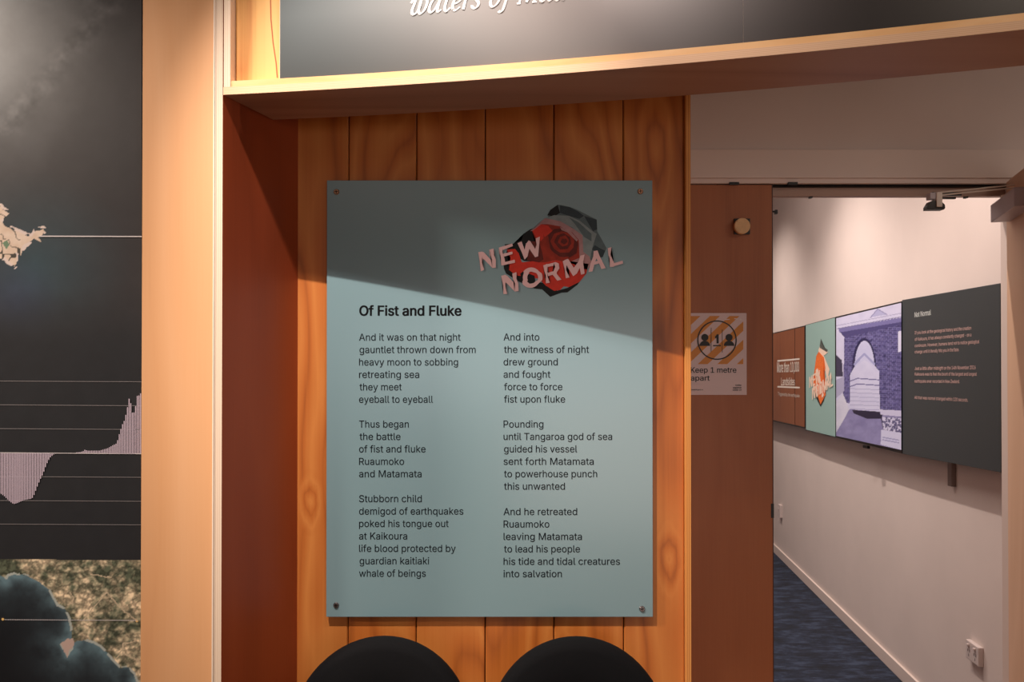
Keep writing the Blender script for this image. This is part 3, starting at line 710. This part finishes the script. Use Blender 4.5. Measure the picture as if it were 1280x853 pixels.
up = [(95, 566), (100, 565.5), (105, 564), (106, 562.5), (110, 563.8), (125, 563.5), (130, 562), (135, 560.5), (140, 557.5), (143, 556), (146, 554.5), (148, 547), (150, 540), (153, 531), (156, 525), (159, 511), (160.5, 504), (161.5, 498), (163, 504), (164.5, 505), (165.2, 516), (168, 516), (170, 506), (172, 493), (174, 495), (175.5, 492), (177, 492)]
B = []
x = -19.
while x < 177:
    b0 = 566.3+x*.008
    for T in (down, up):
        if T[0][0] <= x <= T[-1][0]:
            yv = float(np.interp(x, [p[0] for p in T], [p[1] for p in T])); B.append([(x-.62, min(b0, yv)), (x+.62, min(b0, yv)), (x+.62, max(b0, yv)), (x-.62, max(b0, yv))])
    x += 2.05
print_poly('graph_bars', B, mq, BAR, mt, 'stuff')
D = [[(x, 774.4+x*.006), (x+1.1, 774.4+x*.006), (x+1.1, 775.6+x*.006), (x, 775.6+x*.006)] for x in np.arange(6, 172, 2.2)]
print_poly('dotted_line', D, mq, LINW, mt, 'stuff')
YD_ = flat('yellow marker', (226, 186, 116), .5)
for c_ in (3.5, 171): print_poly('marker', [circ(c_, 774.5+c_*.012, 1.7, 1.7, 12)], mq2, YD_, mt)
# ================================================================== OVERHEAD SHELF (curved in plan)
ZS = EYE+.617
fp = [atz(x, y, ZS) for x, y in ((279, 118.5), (445, 109.8), (660, 94.7), (780, 85.6), (835, 80.9), (1100, 55.6), (1280, 36.8))]
bp_ = [atz(x, y, ZS) for x, y in ((341, 149.3), (445, 146), (780, 124.7), (862, 118.3), (960, 111.5), (1125, 96.5), (1280, 82))]
fc = np.polyfit([p.x for p in fp], [p.y for p in fp], 2); bc_ = np.polyfit([p.x for p in bp_], [p.y for p in bp_], 2)
fy = lambda X: float(np.polyval(fc, X)); by = lambda X: float(np.polyval(bc_, X))
XL = fp[0].x; XR = 1.75
Xs = [XL+(XR-XL)*i/40 for i in range(41)]
def curved(name, X0, X1, y_off0, y_off1, z0, z1, mats, parent, n=40, edge_mat=None, backf=None):
    """board following the shelf's front curve"""
    bm = bmesh.new(); XX = [X0+(X1-X0)*i/n for i in range(n+1)]
    rows_ = []
    for X in XX:
        ya = fy(X)+y_off0; yb = (backf(X) if backf else fy(X)+y_off1)
        rows_.append([bm.verts.new((X, ya, z0)), bm.verts.new((X, yb, z0)), bm.verts.new((X, yb, z1)), bm.verts.new((X, ya, z1))])
    for a, b in zip(rows_, rows_[1:]):
        for i, j in ((0, 1), (1, 2), (2, 3), (3, 0)):
            f = bm.faces.new((a[i], a[j], b[j], b[i]))
            if edge_mat is not None and (i, j) == (3, 0): f.material_index = edge_mat
    bm.faces.new(rows_[0][::-1]); bm.faces.new(rows_[-1])
    bmesh.ops.recalc_face_normals(bm, faces=bm.faces[:])
    return link(name, bm, mats, parent)
sh_ = thing('overhead_shelf', 'long overhead plywood shelf slanting across the alcove and the doorway', 'shelf', (.3, fy(.3)+.1, ZS))
def backf(X):                                    # left end follows the side panel
    xl, yl = fp[0].x, fp[0].y; xr, yr = bp_[0].x, bp_[0].y
    if X < xr: return yl+(yr-yl)*(X-xl)/(xr-xl)+.002
    return by(X)
bm = bmesh.new()
XB = sorted(set(Xs+[bp_[0].x]))
rows_ = []
for X in XB:
    ya = fy(X); yb = max(backf(X), ya+.001)
    rows_.append([bm.verts.new((X, ya, ZS)), bm.verts.new((X, yb, ZS)), bm.verts.new((X, yb, ZS+.017)), bm.verts.new((X, ya, ZS+.017))])
for a, b in zip(rows_, rows_[1:]):
    for i, j in ((0, 1), (1, 2), (2, 3), (3, 0)):
        f = bm.faces.new((a[i], a[j], b[j], b[i]))
        if (i, j) == (3, 0): f.material_index = 1
bm.faces.new(rows_[0][::-1]); bm.faces.new(rows_[-1]); bmesh.ops.recalc_face_normals(bm, faces=bm.faces[:])
link('shelf_board', bm, [SOFFIT, EDGE_H], sh_)
XU = XL+.012
curved('batten', XU+.004, XR, .003, .022, ZS+.0172, ZS+.031, BATTEN, sh_)
# upper box: side panel edge, recessed pine board
link('side_board', prism_bm([(XL+.001, fy(XL)), (XL+.0165, fy(XL+.016)), (XL+.019, fy(XL)+.028), (XL+.006, fy(XL)+.028)], ZS+.0172, 2.88), EDGE_V, sh_)
curved('back_board', XL+.0195, -.46, .026, .040, ZS+.017, 2.88, PINE_PALE, sh_, 6)
def bbat(x, y):
    r = ray(x, y); lo, hi = .8, 3.
    for _ in range(40):
        m_ = (lo+hi)/2; p_ = O+r*m_
        if p_.y > fy(p_.x)+.0256: hi = m_
        else: lo = m_
    return O+r*lo
print_poly('grain_streak', stroke([(338, -12), (338.2, 0), (338.6, 23), (341.3, 53), (345.2, 79), (346.6, 97)], 1.5), bbat, flat('resin streak', (168, 84, 36), .5), sh_)
# graphics standing on the batten
GOFF = .016
def gat_off(extra=0):
    def at(x, y):
        r = ray(x, y); lo, hi = .8, 3.
        for _ in range(40):
            m_ = (lo+hi)/2; p_ = O+r*m_
            if p_.y > fy(p_.x)+GOFF-extra: hi = m_
            else: lo = m_
        return O+r*hi
    return at
g0 = gat_off()
gxl = g0(349.5, 60).x; gxm = g0(929, 40).x
GTEAL = flat('board edge pale', (220, 200, 180), .5)
def gcol(X, Y):  # lamp glare painted into the print colours as a brighter middle
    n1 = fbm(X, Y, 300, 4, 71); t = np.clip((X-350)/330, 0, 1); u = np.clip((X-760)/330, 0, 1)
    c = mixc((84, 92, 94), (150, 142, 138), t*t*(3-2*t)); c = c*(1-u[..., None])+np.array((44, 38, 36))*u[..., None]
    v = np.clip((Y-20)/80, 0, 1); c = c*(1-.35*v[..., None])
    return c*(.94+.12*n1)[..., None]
ga = thing('graphic_panel', 'wide grey graphic above the alcove with white italic lettering', 'panel', (gxl+.5, fy(.1)+.02, ZS+.031))
ZG = ZS+.0312
curved('board', gxl, gxm-.0002, GOFF+.0005, GOFF+.008, ZG, 2.88, GTEAL, ga, 24)
gb = thing('graphic_panel', 'dark blank graphic above the doorway, right of the seam', 'panel', (gxm+.4, fy(1.)+.02, ZS+.031))
curved('board', gxm+.0002, XR, GOFF+.0005, GOFF+.008, ZG, 2.88, GTEAL, gb, 24)
gm = vcol('graphic ink and glare', .42)
def gsurf(X, Z):
    return V((X, fy(X)+GOFF, Z))
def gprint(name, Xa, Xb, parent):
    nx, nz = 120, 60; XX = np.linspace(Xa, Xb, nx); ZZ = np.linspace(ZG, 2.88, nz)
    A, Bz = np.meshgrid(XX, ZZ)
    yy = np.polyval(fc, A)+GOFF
    pxx = 640+F*A/yy; pyy = 100-(Bz-ZG)/(2.88-ZG)*330   # ink and painted glare laid out across the board
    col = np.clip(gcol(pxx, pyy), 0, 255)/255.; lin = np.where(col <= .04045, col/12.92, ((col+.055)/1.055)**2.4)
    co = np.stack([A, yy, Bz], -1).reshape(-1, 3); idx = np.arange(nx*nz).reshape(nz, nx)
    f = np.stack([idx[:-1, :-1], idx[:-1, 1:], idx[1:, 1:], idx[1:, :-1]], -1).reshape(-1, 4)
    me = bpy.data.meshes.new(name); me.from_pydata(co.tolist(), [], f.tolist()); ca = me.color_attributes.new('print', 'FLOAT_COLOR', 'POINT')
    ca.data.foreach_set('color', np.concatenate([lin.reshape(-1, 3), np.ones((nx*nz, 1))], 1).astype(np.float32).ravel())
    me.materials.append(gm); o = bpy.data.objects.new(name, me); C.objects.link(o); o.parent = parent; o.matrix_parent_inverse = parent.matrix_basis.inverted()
gprint('graphic_glare_print', gxl+.001, gxm-.0002, ga); gprint('graphic_glare_print', gxm+.0002, XR, gb)
# italic lettering drawn with a broad nib
def bez(p0, p1, p2, p3, n=10):
    return [tuple((1-t)**3*a+3*(1-t)**2*t*b+3*(1-t)*t*t*c+t**3*d for a, b, c, d in zip(p0, p1, p2, p3)) for t in [i/n for i in range(n+1)]]
def nib(pts, wmax=4.6, wmin=1.1, ang=62):
    """pen stroke: thick on down strokes, thin on the rising ones"""
    out = []; W = []
    for i in range(len(pts)):
        a = pts[max(i-1, 0)]; b = pts[min(i+1, len(pts)-1)]
        th = math.atan2(b[1]-a[1], b[0]-a[0]); W.append(wmin+(wmax-wmin)*abs(math.sin(th-math.radians(-35))))
    for i in range(len(pts)-1):
        (x0, y0), (x1, y1) = pts[i], pts[i+1]; dx, dy = x1-x0, y1-y0; l = math.hypot(dx, dy) or 1
        nx, ny = -dy/l/2, dx/l/2
        out.append([(x0+nx*W[i], y0+ny*W[i]), (x1+nx*W[i+1], y1+ny*W[i+1]), (x1-nx*W[i+1], y1-ny*W[i+1]), (x0-nx*W[i], y0-ny*W[i])])
    return out
# glyph pen paths; unit: x-height 1, y up, slanted afterwards
GL = {
 'w': ([[(0, .78), (.12, 1.0), (.26, .98), (.24, .7), (.16, .3), (.2, .04), (.38, 0), (.56, .2), (.66, .6), (.7, .98)], [(.68, .9), (.62, .4), (.66, .06), (.82, .0), (1.02, .22), (1.12, .6), (1.1, .92), (1.0, 1.0)]], 1.3),
 'a': ([[(.72, .8), (.58, 1.0), (.36, .96), (.14, .66), (.06, .3), (.14, .02), (.32, .04), (.52, .3), (.7, .75)], [(.76, 1.0), (.68, .5), (.64, .12), (.74, 0), (.92, .14)]], 1.02),
 't': ([[(.3, 1.45), (.22, .9), (.14, .3), (.2, .02), (.36, .02), (.52, .2)], [(.02, .98), (.5, .98)]], .62),
 'e': ([[(.1, .46), (.4, .52), (.58, .74), (.5, .98), (.32, .96), (.12, .66), (.06, .32), (.16, .04), (.36, .0), (.6, .2)]], .74),
 'r': ([[(.04, .86), (.16, 1.0), (.22, .9), (.16, .4), (.12, 0)], [(.18, .6), (.34, .92), (.5, 1.0), (.58, .9)]], .68),
 's': ([[(.52, .84), (.4, 1.0), (.22, .96), (.16, .78), (.3, .56), (.46, .36), (.42, .1), (.24, 0), (.06, .1), (.04, .22)]], .74),
 'o': ([[(.4, 1.0), (.18, .84), (.06, .4), (.14, .04), (.34, 0), (.56, .2), (.68, .62), (.6, .94), (.4, 1.0)]], .84),
 'f': ([[(.78, 1.42), (.66, 1.56), (.52, 1.4), (.4, .9), (.28, .2), (.18, -.3), (.02, -.46), (-.1, -.36)], [(.1, .98), (.66, .98)]], .62),
 'M': ([[(-.02, .03), (.24, .03)], [(.12, .02), (.3, .7), (.46, 1.45)], [(.46, 1.45), (.58, .7), (.66, .06)], [(.66, .06), (1.0, .8), (1.26, 1.45)], [(1.26, 1.45), (1.22, .7), (1.18, .03)], [(1.04, .03), (1.36, .03)]], 1.55),
 'u': ([[(.06, .8), (.18, 1.0), (.2, .7), (.12, .3), (.18, .02), (.36, .02), (.6, .4), (.7, .98)], [(.72, 1.0), (.66, .5), (.64, .1), (.74, 0), (.9, .14)]], 1.0),
 ' ': ([], .52)}
def smooth(P, n=5):
    out = []
    for i in range(len(P)-1):
        p0 = P[max(i-1, 0)]; p1 = P[i]; p2 = P[i+1]; p3 = P[min(i+2, len(P)-1)]
        for k in range(n):
            t_ = k/n; out.append(tuple(.5*((2*b)+(-a+c)*t_+(2*a-5*b+4*c-d)*t_*t_+(-a+3*b-3*c+d)*t_**3) for a, b, c, d in zip(p0, p1, p2, p3)))
    return out+[P[-1]]
quads = []; cur = 511.5; XH = 18.0
for ch in 'waters of Mau':
    st_, adv = GL[ch]
    k = XH*1.0
    for P in st_:
        pts = []
        for (ux, uy) in (smooth(P) if len(P) > 2 else P):
            X_ = cur+ux*k+uy*k*.16; yb_ = 18.2-(cur+ux*k-511)*.098
            pts.append((X_, yb_-uy*k))
        quads += nib(pts, 4.2 if ch != 'M' else 3.6)
    cur += adv*k*.985
print_poly('lettering', quads, gat_off(.0012), flat('white italic ink', (244, 238, 234), .5), ga)
# ================================================================== POEM PANEL
YP = 2.064
PP = Pl((0, YP), (1, 0))
pt = thing('poem_panel', 'teal panel with a two-column printed poem and rose, screwed to pine planks', 'panel', PP.at(612, 771))
a = PP.at(408.2, 500); b = PP.at(815.8, 500); zt = PP.at(612, 225.6).z; zb_ = PP.at(612, 771.6).z
TEAL = flat('teal board', (126, 155, 162), .22, spec=1.0)
link('board', box_bm(a.x, b.x, YP, YP+.008, zb_, zt, .0006, 1), TEAL, pt)
for sx, sy in ((420.6, 240), (800.4, 239.4), (420.2, 757), (802.6, 761.5)):
    c = PP.at(sx, sy)
    link('spacer', tube_bm([(c.x, YP+.006, c.z), (c.x, YW-.0005, c.z)], .008, 12), STEEL, pt)
    bm = bmesh.new(); bmesh.ops.create_cone(bm, cap_ends=True, segments=28, radius1=.0078, radius2=.0058, depth=.0035)
    bmesh.ops.rotate(bm, verts=bm.verts, matrix=Matrix.Rotation(math.pi/2, 3, 'X')); bmesh.ops.translate(bm, verts=bm.verts, vec=(c.x, YP-.0018, c.z))
    s_ = link('screw', bm, flat('screw metal', (200, 150, 120) if sy < 300 else (150, 140, 140), .3, metal=1), pt)
    for k_ in (-1, 1):
        bm = box_bm(-.0045, .0045, -.0003, .0003, -.0008, .0008)
        bmesh.ops.rotate(bm, verts=bm.verts, matrix=Matrix.Rotation(math.radians(40+k_*45), 3, 'Y')); bmesh.ops.translate(bm, verts=bm.verts, vec=(c.x, YP-.0038, c.z))
        o = link('slot', bm, DARKGAP, s_)
p1 = PP.off(0.0004).at; p2 = PP.off(0.0005).at; p3 = PP.off(0.0007).at; p4 = PP.off(0.0009).at; p5 = PP.off(0.0011).at; p6 = PP.off(0.0015).at
PINK_ = flat('poem ink', (14, 22, 28), .5, spec=.15)
text('title', [('Of Fist and Fluke', 449, 577, 394.6, 394.6, 12.2, .030)], p1, flat('title ink', (8, 10, 13), .5, spec=.15), pt)
def stanza(rows, x0, y0):
    R = []
    for i, (s, x1) in enumerate(rows): R.append((s, x0+(.6 if s[0] in 'tfg' else 0), x1, y0+i*15.55, y0+i*15.55, 8.7, .006))
    text('stanza', R, p1, PINK_, pt)
stanza([('And it was on that night', 575.8), ('gauntlet thrown down from', 594.6), ('heavy moon to sobbing', 572.6), ('retreating sea', 524), ('they meet', 502.2), ('eyeball to eyeball', 541.3)], 448.8, 426.0)
stanza([('Thus began', 511), ('the battle', 500.7), ('of fist and fluke', 532), ('Ruaumoko', 505.2), ('and Matamata', 527)], 448.8, 534.7)
stanza([('Stubborn child', 527.3), ('demigod of earthquakes', 579.2), ('poked his tongue out', 560.8), ('at Kaikoura', 509), ('life blood protected by', 569.6), ('guardian kaitiaki', 536.4), ('whale of beings', 532.3)], 448.8, 628.0)
stanza([('And into', 674.2), ('the witness of night', 736.3), ('drew ground', 697.2), ('and fought', 688), ('force to force', 703), ('fist upon fluke', 706.4)], 629.4, 425.8)
stanza([('Pounding', 679.3), ('until Tangaroa god of sea', 765.2), ('guided his vessel', 721.5), ('sent forth Matamata', 742.2), ('to powerhouse punch', 746.5), ('this unwanted', 706.2)], 629.4, 534.7)
stanza([('And he retreated', 721.5), ('Ruaumoko', 686.7), ('leaving Matamata', 727.4), ('to lead his people', 725), ('his tide and tidal creatures', 775), ('into salvation', 702.4)], 629.4, 644.2)
# rose emblem (study crop: origin 580,240, scale 5.333)
def zr(P): return [(580+a/5.333, 240+b/5.333) for a, b in P]
def pmat(n, c, ns=.12): return flat(n, c, .5, ns, 60, spec=.25)
K = pmat('petal black', (14, 13, 14)); RD = pmat('petal red', (206, 52, 36), .1); RB = pmat('petal red brown', (150, 44, 26), .25); DR = pmat('petal deep red', (96, 30, 22), .3)
SL1 = pmat('petal slate', (92, 108, 112)); SL2 = pmat('petal pale slate', (134, 146, 148)); SL3 = pmat('petal dark slate', (52, 64, 70)); DU = pmat('petal dusty pink', (176, 132, 134)); LP = pmat('petal pale pink', (206, 160, 160))
def petal(P, m, at): print_poly('petal', [zr(P)], at, m, pt)
petal([(555, 155), (575, 120), (625, 85), (660, 90), (705, 100), (745, 115), (885, 185), (888, 262), (950, 375), (925, 430), (900, 445), (840, 470), (700, 400), (600, 220)], SL1, p1)
petal([(555, 155), (575, 120), (625, 85), (640, 140), (600, 165)], K, p2)
petal([(640, 90), (705, 102), (760, 130), (800, 160), (770, 180), (700, 160), (640, 140)], SL3, p2)
petal([(800, 160), (885, 185), (888, 250), (860, 262)], SL3, p2)
petal([(848, 385), (880, 345), (945, 385), (925, 435), (905, 440), (880, 395)], SL3, p2)
petal([(862, 350), (905, 300), (948, 370), (940, 392), (900, 372)], SL1, p3)
petal([(545, 175), (600, 155), (700, 160), (775, 195), (860, 265), (885, 280), (862, 350), (850, 400), (840, 460), (795, 420), (780, 300), (720, 235), (640, 205)], SL2, p3)
petal([(700, 170), (760, 200), (850, 280), (850, 330), (800, 300), (740, 215)], SL1, p4)
petal([(440, 262), (470, 240), (540, 175), (640, 195), (720, 240), (790, 290), (795, 400), (835, 430), (850, 470), (820, 520), (700, 470), (560, 250)], DU, p4)
petal([(385, 318), (395, 280), (440, 250), (470, 240), (520, 230), (560, 300), (520, 470), (400, 460), (300, 400), (270, 350), (330, 345)], K, p2)
petal([(262, 450), (290, 385), (360, 430), (470, 600), (560, 610), (620, 660), (690, 640), (770, 600), (755, 620), (690, 670), (650, 672), (575, 700), (520, 650), (470, 645), (370, 600), (280, 545), (265, 510)], K, p3)
petal([(285, 385), (340, 380), (365, 410), (385, 470), (470, 460), (540, 470), (640, 450), (760, 470), (830, 480), (815, 545), (770, 600), (700, 635), (665, 630), (640, 655), (600, 660), (545, 625), (500, 580), (400, 560), (350, 560), (300, 520), (310, 440)], RD, p4)
petal([(375, 545), (395, 530), (470, 560), (480, 620), (440, 610), (385, 600)], K, p5)
petal([(455, 265), (520, 215), (560, 215), (640, 230), (720, 270), (765, 320), (770, 440), (700, 470), (610, 455), (540, 470), (500, 470), (490, 350)], RB, p5)
petal([(455, 262), (515, 215), (560, 225), (590, 260), (540, 300), (510, 330), (480, 300)], RD, p6)
p7 = PP.off(0.0017).at; p8 = PP.off(0.0019).at; p9 = PP.off(0.0021).at
petal([(440, 330), (500, 330), (520, 400), (530, 450), (500, 470), (420, 455)], DR, p6)
petal([(560, 290), (600, 250), (660, 240), (730, 280), (760, 340), (750, 410), (700, 440), (620, 430), (575, 380)], DR, p6)
petal([(530, 280), (550, 340), (590, 400), (650, 440), (700, 430), (690, 445), (640, 450), (570, 410), (530, 340)], RB, p7)
petal([(575, 330), (600, 280), (650, 262), (700, 275), (735, 320), (730, 370), (700, 405), (640, 405), (600, 380)], RB, p7)
petal([(600, 335), (620, 290), (665, 275), (705, 300), (715, 345), (690, 380), (640, 385)], DR, p8)
petal([(625, 335), (640, 300), (675, 290), (700, 320), (690, 355), (655, 365)], RB, p9)
p10 = PP.off(0.0023).at
petal([(642, 335), (655, 312), (682, 312), (690, 335), (668, 350)], DR, p10)
petal([(640, 235), (700, 250), (760, 320), (750, 330), (690, 270), (650, 255)], DU, p8)
# distorted lettering
def seg_letters():
    L_ = []
    N1 = [[(95, 402), (120, 398), (134, 440), (120, 470), (134, 520), (112, 530), (106, 470), (100, 440)], [(118, 398), (132, 402), (212, 490), (212, 505), (190, 508), (108, 425)], [(168, 385), (198, 378), (200, 420), (212, 450), (212, 505), (190, 508), (186, 450), (170, 420)]]
    E = [[(232, 372), (254, 366), (258, 410), (272, 450), (274, 480), (248, 488), (246, 440), (234, 410)], [(232, 372), (322, 344), (326, 362), (256, 388)], [(250, 415), (322, 398), (324, 414), (262, 434)], [(262, 470), (338, 452), (340, 472), (250, 492)]]
    W_ = [[(356, 342), (384, 330), (402, 380), (424, 430), (404, 452), (384, 400)], [(404, 452), (395, 428), (412, 350), (432, 322), (444, 340), (424, 430)], [(412, 345), (440, 326), (468, 370), (494, 420), (474, 436)], [(474, 436), (466, 410), (484, 350), (478, 310), (506, 298), (500, 360), (494, 430)]]
    N2 = [[(248, 560), (276, 552), (284, 600), (276, 630), (288, 680), (262, 682), (262, 630), (252, 600)], [(270, 552), (290, 560), (364, 640), (362, 662), (338, 664), (256, 580)], [(322, 545), (350, 535), (350, 580), (362, 610), (364, 662), (338, 662), (340, 610), (326, 580)]]
    Oc = []; oo = circ(448, 572, 66, 68, 28); oi = circ(448, 572, 36, 40, 28)
    jog = lambda p: (p[0]+(10 if 540 < p[1] < 590 else 0)-(6 if p[1] > 610 else 0), p[1])
    for i in range(28): Oc.append([jog(oo[i]), jog(oo[(i+1) % 28]), jog(oi[(i+1) % 28]), jog(oi[i])])
    R_ = [[(528, 490), (556, 480), (562, 530), (556, 560), (572, 606), (545, 610), (546, 560), (536, 530)], [(528, 490), (610, 468), (632, 478), (600, 492), (552, 502)], [(600, 476), (632, 478), (636, 510), (612, 545), (590, 540), (608, 500)], [(556, 540), (615, 524), (620, 544), (560, 562)], [(585, 545), (612, 540), (650, 585), (622, 592)]]
    M_ = [[(658, 462), (690, 448), (692, 500), (680, 520), (704, 570), (678, 576), (672, 520)], [(670, 455), (694, 446), (728, 500), (752, 545), (728, 562), (690, 500)], [(728, 562), (720, 520), (760, 470), (776, 425), (798, 420), (790, 470), (752, 545)], [(775, 425), (804, 418), (794, 470), (798, 500), (804, 545), (780, 552), (770, 500), (776, 460)]]
    A2 = [[(830, 535), (842, 480), (862, 430), (864, 395), (888, 390), (884, 440), (870, 480), (856, 530)], [(866, 398), (890, 390), (905, 430), (920, 460), (944, 508), (916, 515), (898, 470), (880, 440)], [(850, 470), (918, 452), (924, 470), (848, 492)]]
    L2 = [[(958, 375), (984, 368), (988, 400), (976, 420), (1000, 470), (998, 500), (972, 500), (972, 450), (962, 420)], [(976, 482), (1058, 458), (1060, 478), (976, 502)]]
    for n_, g in (('N', N1), ('E', E), ('W', W_), ('N', N2), ('O', Oc), ('R', R_), ('M', M_), ('A', A2), ('L', L2)): L_.append(g)
    return L_
LET = flat('pink lettering', (232, 188, 190), .4)
for g in seg_letters():
    print_poly('emblem_letter', [zr(P) for P in g], PP.off(0.0026).at, LET, pt)
# ================================================================== CHAIRS
FAB = flat('black chair fabric', (9, 9, 12), .9, .25, 300, bump=.4, bscale=900, spec=.2)
def chair(name, label, px, py, depth):
    P = Pl((0, depth), (1, 0)); top = P.at(px, py); t = thing(name, label, 'chair', (top.x, depth-.22, 0), 'round-backed chairs under the poem panel')
    r = .2165; cx, cz = top.x, top.z-r
    # padded back: round top, gently dished, thick soft rim
    bm = bmesh.new(); n = 64; rings = []
    prof = [(1.0, .0), (.992, .016), (.965, .028), (.9, .036), (.6, .030), (.3, .026)]
    def pt_(a, s, dy):
        x_ = r*s*math.sin(a)*(.90 if math.cos(a) < 0 else .90+.10*1); z_ = r*s*math.cos(a)*(1.0 if math.cos(a) > 0 else 1.25)
        lean = -(z_)*.12
        dish = .30*(x_*x_)
        return V((cx+x_, depth-dish*1.0+lean*-1*.5+dy, cz+z_))
    edge = [bm.verts.new(pt_(2*math.pi*k/n, 1.0, 0)) for k in range(n)]
    for side in (-1, 1):
        rr = [edge]
        for s, dy in prof[1:]:
            rr.append([bm.verts.new(pt_(2*math.pi*k/n, s, side*dy)) for k in range(n)])
        for A_, B_ in zip(rr, rr[1:]):
            for k in range(n): bm.faces.new((A_[k], A_[(k+1) % n], B_[(k+1) % n], B_[k]))
        bm.faces.new(rr[-1])
    bmesh.ops.recalc_face_normals(bm, faces=bm.faces[:])
    link('backrest', bm, FAB, t, smooth=True)
    zs_ = .47; cy = depth-.24
    bm = bmesh.new(); rg = []
    for s, dz in ((.3, .030), (.85, .032), (.97, .022), (1, 0), (.97, -.022), (.85, -.03), (.3, -.03)):
        rg.append([bm.verts.new((cx+.225*s*math.sin(2*math.pi*k/40), cy+.215*s*math.cos(2*math.pi*k/40), zs_+dz)) for k in range(40)])
    for A_, B_ in zip(rg, rg[1:]):
        for k in range(40): bm.faces.new((A_[k], A_[(k+1) % 40], B_[(k+1) % 40], B_[k]))
    bm.faces.new(rg[0]); bm.faces.new(rg[-1][::-1]); bmesh.ops.recalc_face_normals(bm, faces=bm.faces[:])
    link('seat', bm, FAB, t, smooth=True)
    link('back_support', tube_bm([(cx, cy+.1, zs_-.04), (cx, depth-.02, zs_-.02), (cx, depth+.01, zs_+.08), (cx, depth-.005, cz-.1)], .014, 12), BLACK, t)
    for sx in (-1, 1):
        for sy in (-1, 1):
            link('leg', tube_bm([(cx+sx*.13, cy+sy*.12, zs_-.02), (cx+sx*.20, cy+sy*.17, 0)], [.013, .010], 12), BLACK, t)
chair('chair', 'black round-backed chair at lower left beneath the poem panel', 478.5, 799, 1.93)
chair('chair', 'black round-backed chair at lower right beneath the poem panel', 721.5, 799.5, 1.93)
